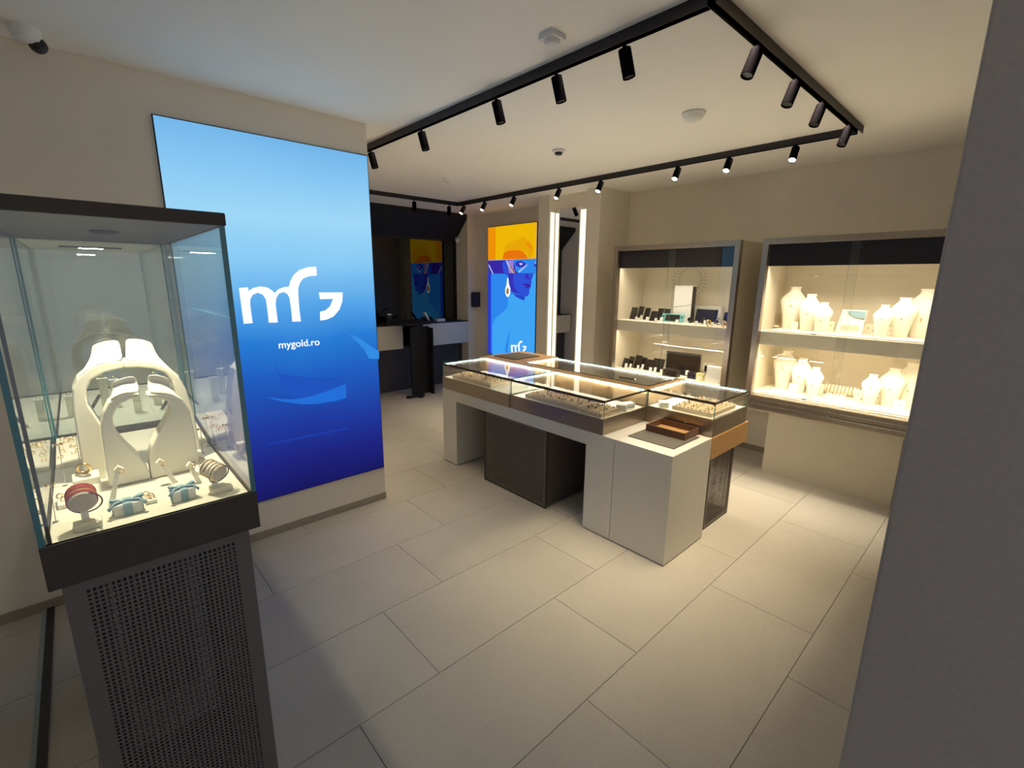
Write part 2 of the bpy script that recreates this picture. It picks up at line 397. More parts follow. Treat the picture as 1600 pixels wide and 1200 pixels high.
def head(name, xy, aim, label, half=36.0, power=SPOT_W, glow=True, grp='black cylinder spotlights on the ceiling track', look=None):
    """aim: unit direction of the beam; look: direction of the can when it differs a little"""
    r = thing(name, label, 'spotlight', (xy[0], xy[1], ZB), 0, grp)
    ax = Vector(look or aim).normalized()
    p = Vector((xy[0], xy[1], ZB-0.022)); L = 0.117; R = 0.028
    off = ax.cross(Vector((0, 0, 1))).cross(ax)
    off = off.normalized()*0.0 if off.length < 1e-4 else off.normalized()*0.0
    a = p+off; b = a+ax*L
    part('stem', MB().box(xy[0]-.006, xy[0]+.006, xy[1]-.006, xy[1]+.006, ZB-0.03, ZB), 'can_black', r)
    can = MB(); u = ax.orthogonal().normalized(); w2 = ax.cross(u); n = 24
    prof = [(0.0, R*0.97), (0.004, R), (L, R), (L, R*0.88), (L-0.006, R*0.86)]
    rows = [[a+ax*h+u*(q*math.cos(2*math.pi*i/n))+w2*(q*math.sin(2*math.pi*i/n)) for i in range(n)] for h, q in prof]
    can.grid(rows, closed=True); can.add(rows[0], [tuple(range(n))])
    cn = part('can', can, 'can_black', r, smooth=True)
    part('lens', MB().cyl(a+ax*(L-0.008), a+ax*(L-0.006), R*0.86, n=24), 'lens_glow' if glow else 'device_black', cn, label='glowing lens' if glow else None)
    if power:
        l = bpy.data.lights.new('spot', 'SPOT'); l.energy = power; l.color = WARM; l.spot_size = math.radians(2*half); l.spot_blend = 1.0; l.shadow_soft_size = 0.02
        o = bpy.data.objects.new('spot', l); COL.objects.link(o); o.parent = r
        o.location = (a+ax*(L+0.002))-Vector((xy[0], xy[1], ZB))
        o.rotation_euler = Vector(aim).normalized().to_track_quat('-Z', 'Y').to_euler()
    return r
def tilt(dx, dy): return (math.tan(math.radians(dx)), math.tan(math.radians(dy)), -1.0)
ordn = ['first', 'second', 'third', 'fourth', 'fifth', 'sixth', 'seventh', 'eighth']
for i, y in enumerate((3.821, 3.058, 2.257, 1.793, 1.39)):
    head('track_spotlight', (AX+.018, y), tilt(0, -4), power=0, label=f'black spotlight hanging straight down, {ordn[i]} from the blue light box along the near long rail', glow=False, look=tilt(10, -10))
for i, x in enumerate((2.373, 2.88, 3.332, 3.923)):
    head('track_spotlight', (x, BY+.018), tilt(0, 12), power=0, label=f'black spotlight with dark lens, {ordn[i]} from the near corner on the short right rail', glow=False, look=tilt(-22, 8))
for i, y in enumerate((1.389, 1.887, 2.348, 3.207, 3.789, 4.535, 5.11, 5.572)):
    head('track_spotlight', (CX-.018, y), tilt(-20, -6), f'black spotlight with glowing lens, {ordn[i]} from the right on the long rail before the cabinets', look=tilt(-33, -3))
for i, x in enumerate((3.48, 4.04)):
    head('track_spotlight', (x, DY-.018), tilt(0, 0), f'black unlit spotlight, {"left" if i == 0 else "right"} one of two on the short far rail before the black soffit', glow=False, power=0)

# ------------------------------------------------------------------ ceiling fittings
def ceil_fit(name, px, label, prof, n=24, sx=1, sy=1):
    x, y, z = onz(*px, CZ)
    r = thing(name, label, 'detector', (x, y, CZ)); return r, x, y
r, x, y = ceil_fit('motion_sensor', (863, 55), 'white square motion sensor on the ceiling before the near rail', None)
part('base', MB().box(x-.045, x+.045, y-.045, y+.045, CZ-.022, CZ), 'plastic_white', r, bevel=.004)
part('lens_cap', MB().lathe([(.038, 0), (.034, -.018), (.02, -.026)], (x, y, CZ-.022)), 'plastic_white', r, smooth=True)
r, x, y = ceil_fit('smoke_detector', (1084, 176), 'large round white smoke detector on the ceiling inside the track', None)
part('base', MB().lathe([(.075, 0), (.075, -.012), (.07, -.016)], (x, y, CZ)), 'plastic_white', r, smooth=True)
part('sensor_dome', MB().lathe([(.066, 0), (.055, -.022), (.03, -.034), (.018, -.036)], (x, y, CZ-.016)), 'plastic_white', r, smooth=True)
r, x, y = ceil_fit('ceiling_sensor', (873, 234), 'small round white ceiling sensor with a dark slot inside the track', None)
part('base', MB().lathe([(.055, 0), (.055, -.018), (.048, -.022)], (x, y, CZ)), 'plastic_white', r, smooth=True)
part('slot', MB().lathe([(.034, 0), (.030, -.016), (.02, -.02)], (x, y, CZ-.022)), 'device_black', r, smooth=True)
r, x, y = ceil_fit('ceiling_button', (699, 279), 'tiny white ceiling sensor nearest the far short rail', None)
part('base', MB().lathe([(.05, 0), (.05, -.012), (.03, -.03)], (x, y, CZ)), 'plastic_white', r, smooth=True)
part('tip', MB().lathe([(.02, 0), (.016, -.014)], (x, y, CZ-.03)), 'plastic_white', r, smooth=True)
r = thing('security_camera', 'white dome security camera with dark lens at the ceiling in the upper left', 'camera', (0.0, 3.20, CZ))
part('housing', MB().lathe([(.055, 0), (.055, -.02), (.045, -.05), (.02, -.062)], (0.0, 3.20, CZ)), 'plastic_white', r, smooth=True)
part('lens_ball', MB().sphere((0.035, 3.215, CZ-.055), .034, 16), 'device_black', r, smooth=True)
r = thing('security_camera', 'small white security camera in the niche corner under the black soffit', 'camera', (5.03, 6.88, 2.50))
part('bracket', MB().box(4.99, 5.03, 6.80, 6.90, 2.49, 2.52), 'plastic_white', r, bevel=.004)
part('barrel', MB().cyl((4.99, 6.86, 2.48), (4.94, 6.76, 2.45), .03, .034, 14), 'plastic_white', r, smooth=True)

# ------------------------------------------------------------------ blue light box with logo
print_material('blue_print', [(0.0, (26, 26, 100)), (.10, (32, 38, 132)), (.22, (34, 62, 165)), (.36, (34, 98, 200)), (.46, (42, 128, 220)), (.56, (88, 170, 240)), (.68, (140, 208, 253)), (.80, (165, 222, 255)), (.92, (138, 203, 250)), (1.0, (120, 188, 240))], 0.285, 2.655)
lb = thing('light_box', 'tall glowing blue light box with white logo and web address on the left wall', 'light box', (1.06, YB, 0.285))
X0, X1, Z0, Z1 = 0.447, 1.677, 0.287, 2.655
part('housing', MB().box(X0-.006, X1+.006, YB-.012, YB-.001, Z0-.006, Z1+.006), 'device_black', lb)
part('print_face', MB().box(X0, X1, YB-.016, YB-.012, Z0, Z1), 'blue_print', lb)
YF = YB-.0165
def zpts(pts, ox, oy, s, plane=ony, val=YF): return [plane(ox+a/s, oy+b/s, val) for a, b in pts]
emi('print_white', (0.93, 0.97, 1.0), .75)
emi('swoosh_a', srgb(36, 112, 218), .70); emi('swoosh_b', srgb(34, 84, 190), .70); emi('swoosh_c', srgb(30, 62, 172), .70); emi('swoosh_d', srgb(52, 142, 230), .70)
m_shape = [(537, 262), (590, 258), (594, 280), (620, 262), (660, 253), (700, 258), (730, 275), (745, 292), (768, 270), (800, 257), (830, 254), (838, 222), (858, 185), (892, 156), (940, 140), (990, 137), (993, 190), (950, 193), (915, 206), (894, 232), (884, 266), (885, 300), (890, 380), (900, 458), (850, 460), (842, 380), (833, 320), (820, 296), (797, 286), (772, 295), (756, 320), (752, 360), (765, 464), (712, 466), (705, 400), (695, 330), (676, 301), (647, 290), (617, 303), (603, 330), (604, 370), (618, 468), (565, 472)]
g_shape = [(1005, 288), (1145, 288), (1143, 340), (1125, 390), (1090, 430), (1050, 448), (1013, 453), (1012, 402), (1045, 392), (1070, 370), (1088, 326), (1012, 328)]
lg = MB()
for sh in (m_shape, g_shape): lg.prism(zpts(sh, 230, 380, 3.749), (0, -.002, 0))
part('logo', lg, 'print_white', lb, label='white logo')
sw = [('swoosh_b', [(740, 680), (775, 768), (960, 788), (1160, 783), (1162, 830), (1000, 882), (860, 912), (800, 860)], 0),
      ('swoosh_a', [(695, 903), (790, 912), (860, 915), (940, 900), (1050, 868), (1162, 825), (1167, 905), (1100, 925), (1000, 940), (920, 944), (800, 930)], .0004),
      ('swoosh_c', [(1012, 1017), (1090, 1008), (1175, 1006), (1176, 1020), (1090, 1022)], .0004),
      ('swoosh_c', [(700, 1176), (940, 1125), (1178, 1079), (1178, 1088), (940, 1136), (700, 1184)], .0004),
      ('swoosh_d', [(1180, 530), (1250, 560), (1320, 610), (1358, 632), (1358, 678), (1300, 676), (1270, 620)], .0004)]
for mname, pts, o in sw:
    part('ribbon_print', MB().prism([(p[0], p[1]-o, p[2]) for p in zpts(pts, 230, 380, 3.749)], (0, -.0006, 0)), mname, lb)
def text_part(body, size, loc, rot, mname, parent, name):
    cu = bpy.data.curves.new(name, 'FONT'); cu.body = body; cu.size = size; cu.align_x = 'CENTER'; cu.align_y = 'CENTER'; cu.extrude = .0006; cu.offset = size*0.012
    o = bpy.data.objects.new(name+'_tmp', cu); COL.objects.link(o)
    me = bpy.data.meshes.new_from_object(o.evaluated_get(bpy.context.evaluated_depsgraph_get()))
    bpy.data.objects.remove(o); me.materials.clear(); me.materials.append(MATS[mname])
    q = bpy.data.objects.new(name, me); COL.objects.link(q); q.parent = parent; og = ORG[parent.name]
    q.location = (loc[0]-og[0], loc[1]-og[1], loc[2]-og[2]); q.rotation_euler = rot; return q
tl = ony(468, 537, YF)
text_part('mygold.ro', .068, (tl[0], YF-.001, tl[2]), (math.pi/2, 0, 0), 'print_white', lb, 'web_address')

# ------------------------------------------------------------------ portrait light box
XP = 5.205
pb = thing('light_box', 'narrow glowing yellow and blue portrait light box beside the mirror', 'light box', (XC, 5.71, 0.55))
PY0, PY1, PZ0, PZ1 = 5.13, 6.265, 0.55, 2.645
part('housing', MB().box(XP+.004, XC-.001, PY0-.008, PY1+.008, PZ0-.008, PZ1+.008), 'device_black', pb)
def pcol(n, c): emi(n, srgb(*c), .66); return n
pcol('p_blue', (48, 140, 245)); pcol('p_blue_lt', (66, 170, 252)); pcol('p_blue_dk', (48, 84, 222)); pcol('p_indigo', (58, 52, 190)); pcol('p_yellow', (246, 188, 6)); pcol('p_orange', (244, 150, 8)); pcol('p_hair', (240, 120, 14)); pcol('p_amber', (238, 172, 8)); pcol('p_violet', (60, 40, 170)); pcol('p_pink', (160, 130, 226)); pcol('p_pale', (190, 205, 250)); pcol('p_shadow', (40, 70, 205)); pcol('p_brown', (176, 120, 60)); pcol('p_edge', (40, 60, 222))
zs = onx(763, 406, XP)[2]-.0; zs2 = onx(763, 426.5, XP)[2]
def pl(name, mname, pts, lvl, ox=750, oy=400, s=6.665):
    P = [onx(ox+a/s, oy+b/s, XP) for a, b in pts]
    P = [(p[0], min(max(p[1], PY0), PY1), p[2]) for p in P]
    part(name, MB().prism([(XP-.0006*lvl, q[1], q[2]) for q in P], (.0012+.0006*lvl, 0, 0)), mname, pb)
part('print_face', MB().box(XP, XP+.004, PY0, PY1, PZ0, PZ1), 'p_blue', pb)
part('yellow_field', MB().box(XP-.0006, XP+.001, PY0, PY1, 2.12, PZ1), 'p_yellow', pb)
part('amber_field', MB().box(XP-.0012, XP+.001, 6.07, PY1, 2.12, PZ1), 'p_orange', pb)
part('print_field', MB().box(XP-.0006, XP+.001, PY0, 5.62, PZ0, 1.915), 'p_blue_lt', pb)
part('edge_field', MB().box(XP-.0012, XP+.001, 6.19, PY1, PZ0, 1.915), 'p_edge', pb)
pl('shoulder_print', 'p_blue_lt', [(130, 1100), (130, 720), (160, 650), (230, 590), (295, 530), (470, 515), (500, 600), (560, 650), (598, 700), (598, 1000), (500, 1060)], 2)
pl('sleeve_print', 'p_blue', [(275, 1100), (262, 960), (300, 800), (310, 800), (292, 960), (300, 1100)], 3)
pl('neck_print', 'p_blue_lt', [(285, 535), (300, 400), (460, 400), (470, 515)], 3)
pl('jaw_shadow', 'p_shadow', [(335, 380), (380, 400), (440, 425), (466, 428), (464, 462), (430, 452), (375, 424)], 4)
pl('face_print', 'p_blue_dk', [(290, 180), (558, 180), (548, 225), (535, 250), (540, 275), (525, 300), (528, 325), (515, 350), (512, 395), (490, 420), (460, 428), (420, 420), (360, 385), (325, 370), (312, 300)], 5)
pl('cheek_print', 'p_indigo', [(292, 182), (350, 182), (345, 250), (355, 320), (400, 385), (360, 384), (325, 368), (312, 300)], 6)
pl('nose_shadow', 'p_indigo', [(485, 182), (505, 182), (500, 215), (530, 235), (520, 246), (490, 240), (468, 225)], 6)
pl('lip_print', 'p_violet', [(440, 305), (475, 285), (500, 288), (532, 300), (528, 320), (495, 335), (465, 325), (495, 308)], 6)
pl('eye_band', 'p_violet', [(84, 52), (602, 30), (600, 178), (90, 184)], 2)
pl('skin_band', 'p_blue', [(352, 38), (602, 28), (600, 176), (400, 180), (370, 150)], 3)
pl('eye_print', 'p_indigo', [(372, 60), (430, 48), (480, 80), (470, 110), (410, 120), (372, 100)], 4)
pl('eye_glint', 'p_pale', [(405, 78), (432, 70), (448, 85), (425, 98)], 5)
pl('eye_print', 'p_indigo', [(560, 85), (600, 70), (600, 112), (570, 112)], 4)
pl('ear_print', 'p_blue_dk', [(232, 70), (262, 50), (290, 90), (296, 150), (288, 205), (262, 190), (240, 150)], 3)
pl('temple_print', 'p_pink', [(290, 48), (352, 40), (350, 130), (370, 176), (300, 180)], 3)
pl('shard_print', 'p_pale', [(268, 44), (282, 44), (312, 108), (360, 178), (345, 180), (296, 112)], 4)
pl('shard_print', 'p_brown', [(306, 108), (318, 104), (370, 172), (352, 178)], 5)
pl('shard_print', 'p_pale', [(86, 92), (96, 90), (140, 182), (130, 184)], 4)
pl('shard_print', 'p_pale', [(395, 165), (490, 85), (494, 96), (415, 168)], 5)
pl('shard_print', 'p_pale', [(572, 80), (600, 48), (600, 62), (580, 86)], 5)
pl('hair_print', 'p_hair', [(950, 1050), (975, 950), (1040, 915), (1180, 905), (1270, 930), (1330, 1000), (1340, 1042)], 2, 690, 300, 10)
pl('hair_print', 'p_amber', [(970, 930), (1000, 830), (1080, 780), (1200, 740), (1280, 700), (1360, 760), (1420, 850), (1430, 940), (1400, 1035), (1335, 1040), (1340, 960), (1270, 925), (1180, 900), (1040, 912)], 1.5, 690, 300, 10)
pl('hair_print', 'p_orange', [(1310, 780), (1370, 770), (1425, 860), (1420, 930), (1370, 880), (1340, 840)], 2.4, 690, 300, 10)
pl('earring_print', 'print_white', [(285, 228), (294, 228), (300, 290), (316, 340), (314, 390), (298, 425), (282, 425), (266, 395), (264, 345), (278, 300)], 7)
pl('earring_stone', 'p_brown', [(288, 320), (303, 355), (300, 390), (288, 402), (276, 388), (276, 355)], 8)
s2 = 3.749; k = 6.665
def lg2(pts): return [(322+(a-537)*0.263, 882+(b-137)*0.36) for a, b in pts]
pl('logo', 'print_white', lg2(m_shape), 8); pl('logo', 'print_white', lg2(g_shape), 8)

# ------------------------------------------------------------------ mirror
r = thing('wall_mirror', 'tall narrow wall mirror with glowing bands down both sides', 'mirror', (4.78, 4.15, 0.2))
part('mirror_plate', MB().box(4.766, 4.772, 3.955, 4.355, 0.22, 2.70), 'mirror_silver', r)
part('backing', MB().box(4.772, 4.78, 3.945, 4.365, 0.20, 2.71), 'deck_white', r)
part('light_strip', MB().box(4.772, 4.78, 3.80, 3.94, 0.2, 2.66), 'mirror_glow', r, label='broad glowing vertical light strip')
part('light_strip', MB().box(4.690, 4.755, 4.367, 4.3735, 0.2, 2.66), 'mirror_glow', r, label='glowing band on the reveal for the light falling there')  # no lamp: the lit reveal's brightness is put in as glow

# ------------------------------------------------------------------ rear niche furniture
def niche_desk(x0, x1, label):
    r = thing('service_desk', label, 'desk', (x0, YN, 0.72))
    part('front_panel', MB().box(x0, x1, YN, YN+.03, .72, 1.085), 'white_laminate', r, bevel=.002)
    part('desk_top', MB().box(x0, x1, YN+.002, 6.93, 1.085, 1.10), 'device_black', r)
    part('underside', MB().box(x0, x1, YN+.03, 6.93, .72, .74), 'white_laminate', r)
niche_desk(4.07, 5.03, 'white fronted service desk right of the black stand in the niche')
niche_desk(1.75, 3.73, 'white fronted service desk left of the black stand in the niche')
r = thing('floor_stand', 'tall matte black floor stand in front of the niche desks', 'stand', (3.93, 6.36, 0))
part('front_panel', MB().box(3.72, 4.05, 6.34, 6.37, .012, 1.08), 'black_panel', r, bevel=.003)
part('side_wing', MB().box(4.03, 4.05, 6.22, 6.37, .0, 1.06), 'black_panel', r, bevel=.002)
part('foot', MB().box(3.55, 3.85, 6.20, 6.26, 0, .035).box(3.72, 3.78, 6.12, 6.36, 0, .03), 'black_panel', r, bevel=.004)
part('reading_top', MB().prism([(3.50, 6.30, 1.11), (4.06, 6.30, 1.11), (4.06, 6.56, 1.16), (3.50, 6.56, 1.16)], (0, 0, .02)), 'black_panel', r, bevel=.003)
part('brace', MB().box(3.80, 3.95, 6.35, 6.45, .9, 1.12), 'black_panel', r)
r = thing('desk_microphone', 'black gooseneck device standing on the left niche desk', 'device', (3.56, 6.72, 1.10))
part('body', MB().box(3.52, 3.60, 6.69, 6.75, 1.10, 1.28), 'device_black', r, bevel=.004)
part('screen', MB().box(3.53, 3.59, 6.685, 6.69, 1.25, 1.27), 'plastic_white', r)
part('gooseneck', MB().cyl((3.60, 6.72, 1.20), (3.72, 6.72, 1.30), .007, n=8).cyl((3.715, 6.72, 1.30), (3.82, 6.72, 1.33), .007, n=8), 'device_black', r, smooth=True)
part('gooseneck', MB().cyl((3.52, 6.72, 1.22), (3.40, 6.72, 1.32), .007, n=8), 'device_black', r, smooth=True)
r = thing('card_holder', 'tilted pale card in a black holder on the right niche desk', 'card holder', (4.25, 6.72, 1.10))
part('holder', MB().box(4.22, 4.34, 6.70, 6.76, 1.10, 1.125), 'device_black', r, bevel=.003)
part('card', MB().prism([(4.20, 6.70, 1.26), (4.225, 6.70, 1.27), (4.32, 6.72, 1.13), (4.30, 6.72, 1.12)], (0, .05, 0)), 'card_white', r)
r = thing('desk_terminal', 'small white terminal lying on the right niche desk', 'terminal', (4.52, 6.74, 1.10))
part('body', MB().box(4.44, 4.60, 6.68, 6.80, 1.10, 1.15), 'plastic_white', r, bevel=.006)
part('keypad', MB().box(4.46, 4.58, 6.70, 6.78, 1.15, 1.153), 'device_black', r)
r = thing('wall_dispenser', 'dark blue rounded wall device on the jamb between niche and portrait', 'dispenser', (5.17, YN, 1.33))
part('shell', MB().box(5.085, 5.255, YN-.07, YN, 1.33, 1.59), 'device_black', r, bevel=.02)
part('face', MB().box(5.105, 5.235, YN-.074, YN-.068, 1.36, 1.56), 'device_blue', r, bevel=.002)
# room behind the dark window
r = thing('back_office_shelf', 'dim blue shelf unit glimpsed behind the dark window', 'shelf unit', (4.8, 7.75, 0.6))
part('carcass', MB().box(4.55, 4.57, 7.55, 7.88, .6, 2.2).box(4.98, 5.0, 7.55, 7.88, .6, 2.2).box(4.55, 5.0, 7.86, 7.88, .6, 2.2), 'device_blue', r)
for z in (.62, 1.15, 1.55, 1.95): part('shelf', MB().box(4.57, 4.98, 7.55, 7.86, z, z+.02), 'turquoise', r)

# ------------------------------------------------------------------ perforated boxes
def perforated(plane, c, a0, a1, z0, z1, pitch=.012, hole=.0068, th=.0015, margin=.02):
    """sheet with square holes: solid border, then crossing strips. plane 'x' or 'y' at coordinate c"""
    mb = MB()
    def bx(p0, p1, q0, q1):
        if plane == 'y': mb.box(p0, p1, c, c+th, q0, q1)
        else: mb.box(c, c+th, p0, p1, q0, q1)
    bx(a0, a0+margin, z0, z1); bx(a1-margin, a1, z0, z1); bx(a0+margin, a1-margin, z0, z0+margin); bx(a0+margin, a1-margin, z1-margin, z1)
    A0, A1, Z0_, Z1_ = a0+margin, a1-margin, z0+margin, z1-margin
    na = max(1, int((A1-A0)/pitch)); pa = (A1-A0)/na; nz = max(1, int((Z1_-Z0_)/pitch)); pz = (Z1_-Z0_)/nz
    ba, bz = (pa-hole)/2, (pz-hole)/2
    for i in range(na+1):
        p = A0+i*pa; bx(max(A0, p-ba), min(A1, p+ba), Z0_, Z1_)
    for j in range(nz):
        for i in range(na):
            p = A0+i*pa
            if j: bx(p+ba, p+pa-ba, Z0_+j*pz-bz, Z0_+j*pz+bz)
            else: bx(p+ba, p+pa-ba, Z0_, Z0_+bz)
        
    return mb

# ------------------------------------------------------------------ island
XF = 2.55
r = thing('display_counter', 'white laminate display counter with open knee space in the middle of the shop', 'counter', (2.8, 2.5, 0))
part('counter_top', MB().box(XF, 3.08, 1.735, 3.78, .655, .755), 'white_laminate', r, bevel=.002)
part('leg_panel', MB().box(XF, 3.08, 3.555, 3.78, .008, .655), 'white_laminate', r, bevel=.002)
part('leg_panel', MB().box(XF, 3.08, 1.737, 1.976, .008, .655), 'white_laminate', r, bevel=.002)
part('end_cabinet', MB().box(XF, 3.08, 1.31, 1.733, .008, .755), 'white_laminate', r, bevel=.002)
part('plinth', MB().box(XF+.012, 3.07, 3.565, 3.77, 0, .01), 'gap_dark', r)
part('plinth', MB().box(XF+.012, 3.07, 1.322, 1.966, 0, .01), 'gap_dark', r)
part('back_panel', MB().box(3.06, 3.08, 1.98, 2.36, .0, .655), 'walnut', r, label='dark wooden back panel')
r = thing('perforated_pedestal', 'dark perforated metal pedestal under the white counter bridge', 'pedestal', (2.8, 2.74, 0))
part('front_sheet', perforated('x', XF+.006, 2.368, 3.118, .012, .65), 'perforated_metal', r)
part('side_sheet', MB().box(XF+.008, 3.05, 2.366, 2.368, .012, .65), 'perforated_metal', r)
part('side_sheet', MB().box(XF+.008, 3.05, 3.118, 3.12, .012, .65), 'perforated_metal', r)
part('inner_box', MB().box(XF+.06, 3.04, 2.40, 3.09, .012, .64), 'device_black', r)
part('frame', MB().box(XF, XF+.012, 2.356, 2.368, .0, .652).box(XF, XF+.012, 3.118, 3.130, .0, .652).box(XF, XF+.012, 2.368, 3.118, .0, .012), 'bronze_metal', r)
r = thing('oak_island', 'oak core of the shop island with stepped top behind the white counter', 'island', (3.4, 2.6, 0))
part('low_slab', MB().box(3.085, 3.70, 1.31, 1.842, .592, .752), 'oak', r, bevel=.002)
part('cross_panel', MB().box(3.095, 3.695, 1.845, 1.893, .592, 1.0), 'oak', r, bevel=.002)
part('divider', MB().box(3.10, 3.20, 1.893, 3.30, .592, 1.0), 'oak', r, bevel=.002)
part('high_top', MB().box(3.10, 3.72, 3.30, 3.86, .592, 1.0), 'oak', r, bevel=.002)
part('rear_shelf', MB().box(3.20, 3.69, 1.893, 3.30, .592, .86), 'oak', r, bevel=.002)
part('carcass', MB().box(3.10, 3.66, 2.0, 3.84, 0, .592), 'walnut', r)
r = thing('perforated_pedestal', 'bronze perforated metal leg box under the oak slab end', 'pedestal', (3.39, 1.55, 0))
part('base_plate', MB().box(3.19, 3.60, 1.352, 1.76, 0, .012), 'bronze_metal', r)
part('front_sheet', perforated('y', 1.352, 3.19, 3.60, .012, .59, .0135, .0098), 'perforated_metal', r)
part('rear_sheet', perforated('y', 1.76, 3.19, 3.60, .012, .59, .0135, .0098), 'perforated_metal', r)
part('side_sheet', perforated('x', 3.598, 1.354, 1.76, .012, .59, .0135, .0098), 'perforated_metal', r)
part('side_sheet', perforated('x', 3.19, 1.354, 1.76, .012, .59, .0135, .0098), 'perforated_metal', r)

def glass_case(x0, x1, y0, y1, zb, zm, zt, label, end='y1'):
    r = thing('glass_case', label, 'display case', ((x0+x1)/2, (y0+y1)/2, zb))
    g = .006
    part('metal_base', MB().box(x0, x1, y0, y0+.012, zb, zm).box(x0, x1, y1-.012, y1, zb, zm).box(x0, x0+.012, y0+.012, y1-.012, zb, zm).box(x1-.012, x1, y0+.012, y1-.012, zb, zm), 'case_metal', r, bevel=.0012)
    part('deck', MB().box(x0+.012, x1-.012, y0+.012, y1-.012, zb, zm-.004), 'deck_white', r)
    for nme, bxs in (('front_pane', (x0+.002, x0+.002+g, y0+.002, y1-.002)), ('back_pane', (x1-.002-g, x1-.002, y0+.002, y1-.002)),
                     ('side_pane', (x0+.008, x1-.008, y0+.002, y0+.002+g)), ('side_pane', (x0+.008, x1-.008, y1-.002-g, y1-.002))):
        part(nme, pane(*bxs, zm, zt-.008), ['clear_glass', 'glass_edge'], r)
    part('top_pane', pane(x0+.002, x1-.002, y0+.002, y1-.002, zt-.008, zt), ['clear_glass', 'glass_edge'], r)
    part('top_edge', MB().box(x0-.001, x0+.012, y0, y1, zt-.016, zt+.002), 'bronze_metal', r, bevel=.001)
    part('top_edge', MB().box(x0+.012, x1, y0-.001, y0+.006, zt-.012, zt+.002), 'bronze_metal', r, bevel=.001)
    part('light_strip', MB().box(x0+.03, x1-.012, y1-.0125, y1-.0085, zt-.0125, zt-.0085), 'led_cool', r, label='glowing strip')
    part('light_strip', MB().box(x1-.0125, x1-.0085, y0+.02, y1-.012, zt-.0125, zt-.0085), 'led_cool', r, label='glowing strip')
    part('lock', MB().cyl((x0-.003, y0+(y1-y0)*.38, (zb+zm)/2), (x0, y0+(y1-y0)*.38, (zb+zm)/2), .008, n=12), 'silver', r, smooth=True)
    return r
glass_case(2.55, 3.09, 2.795, 3.775, .757, .868, 1.0, 'glass jewellery case at the far left end of the white counter')
glass_case(2.55, 3.09, 1.835, 2.785, .757, .868, 1.0, 'glass jewellery case in the middle of the white counter')
glass_case(3.09, 3.655, 1.315, 1.838, .754, .878, 1.0, 'square glass jewellery case on the low oak slab')
glass_case(3.205, 3.665, 1.90, 3.29, .862, .885, 1.0, 'glass case sunk in the oak core behind the counter cases')

def tray(name, x0, x1, y0, y1, z, label, n, seed, gp='jewellery trays in the counter cases'):
    rnd = random.Random(seed)
    r = thing(name, label, 'tray', ((x0+x1)/2, (y0+y1)/2, z), 0, gp)
    part('tray_body', MB().box(x0, x1, y0, y1, z, z+.03), 'cushion_beige', r, bevel=.003)
    b = MB(); k = max(3, int((y1-y0)/.03))
    for i in range(k):
        yy = y0+.012+(y1-y0-.024)*(i+.5)/k; b.cyl((x0+.01, yy, z+.031), (x1-.01, yy, z+.031), .009, n=8)
    part('cushion_roll', b, 'cushion_beige', r, smooth=True, kind='stuff')
    b = MB()
    for i in range(n):
        b.torus((rnd.uniform(x0+.02, x1-.02), rnd.uniform(y0+.02, y1-.02), z+.043), .0075, .0018, (rnd.uniform(-.3, .3), 1, rnd.uniform(-.3, .3)), 10, 5, mi=rnd.choice((0, 0, 1)))
    part('jewel_rings', b, ['gold', 'device_black'], r, kind='stuff')
    return r
DK = .864
tray('jewellery_tray', 2.60, 2.86, 3.10, 3.68, DK, 'beige jewellery tray in the far left counter case', 70, 1)
tray('jewellery_tray', 2.60, 2.86, 2.10, 2.66, DK, 'larger beige jewellery tray in the middle counter case', 80, 2)
tray('jewellery_tray', 2.585, 2.80, 1.88, 2.07, DK, 'small beige jewellery tray at the right end of the middle case', 26, 3)
tray('jewellery_tray', 3.15, 3.55, 1.36, 1.66, .874, 'wide beige jewellery tray in the square case on the oak slab', 60, 4)
def gift_box(x, y, z, w, d, h, rz, label, case='box', ribbon=True, grp=None):
    r = thing('gift_box', label, 'gift box', (x, y, z), rz, grp)
    part('box_body', MB().box(-w/2, w/2, -d/2, d/2, 0, h*.7), 'paper_white', r, bevel=.001, local=True)
    bl_ = part('box_lid', MB().box(-w/2-.0015, w/2+.0015, -d/2-.0015, d/2+.0015, h*.7, h), 'paper_white', r, bevel=.001, local=True)
    if ribbon:
        k = .16*w
        part('ribbon_band', MB().box(-k, k, -d/2-.0025, d/2+.0025, 0, h+.0015).box(-w/2-.0025, w/2+.0025, -k*.8, k*.8, h*.05, h+.001), 'ribbon_blue', r, local=True)
        b = MB()
        for s in (-1, 1):
            rows = []
            for i in range(9):
                t = i/8; a = math.pi*t
                cx = s*(.05*w+.55*w*math.sin(a)*(.6+.4*math.sin(a))); cz = h+.02*h+.42*h*math.sin(a*1.0)*(1 if t < .5 else .55)
                rows.append([(cx, -d*.22*(.35+.65*math.sin(a)), cz), (cx, d*.22*(.35+.65*math.sin(a)), cz)])
            b.grid(rows)
            b.grid([[(0, -d*.1, h+.004), (0, d*.1, h+.004)], [(s*.4*w, -d*.42, h+.006), (s*.45*w, -d*.15, h+.006)], [(s*.62*w, -d*.72, h*.75), (s*.72*w, -d*.40, h*.78)]])
        b.sphere((0, 0, h+.05*h), .11*w, 8)
        o = part('bow', b, 'ribbon_blue', bl_, smooth=True, local=True)
        sm = o.modifiers.new('solid', 'SOLIDIFY'); sm.thickness = .0012
    return r
gift_box(2.86, 2.90, DK, .075, .055, .04, .5, 'small pale box beside the tray in the far left case', ribbon=False)
gift_box(2.86, 1.90, DK, .07, .07, .05, .4, 'pale box with silvery lid near the front corner of the middle case', ribbon=False)
gift_box(2.98, 1.93, DK, .09, .06, .035, -.3, 'pale cushion box behind the silvery box in the middle case', ribbon=False)
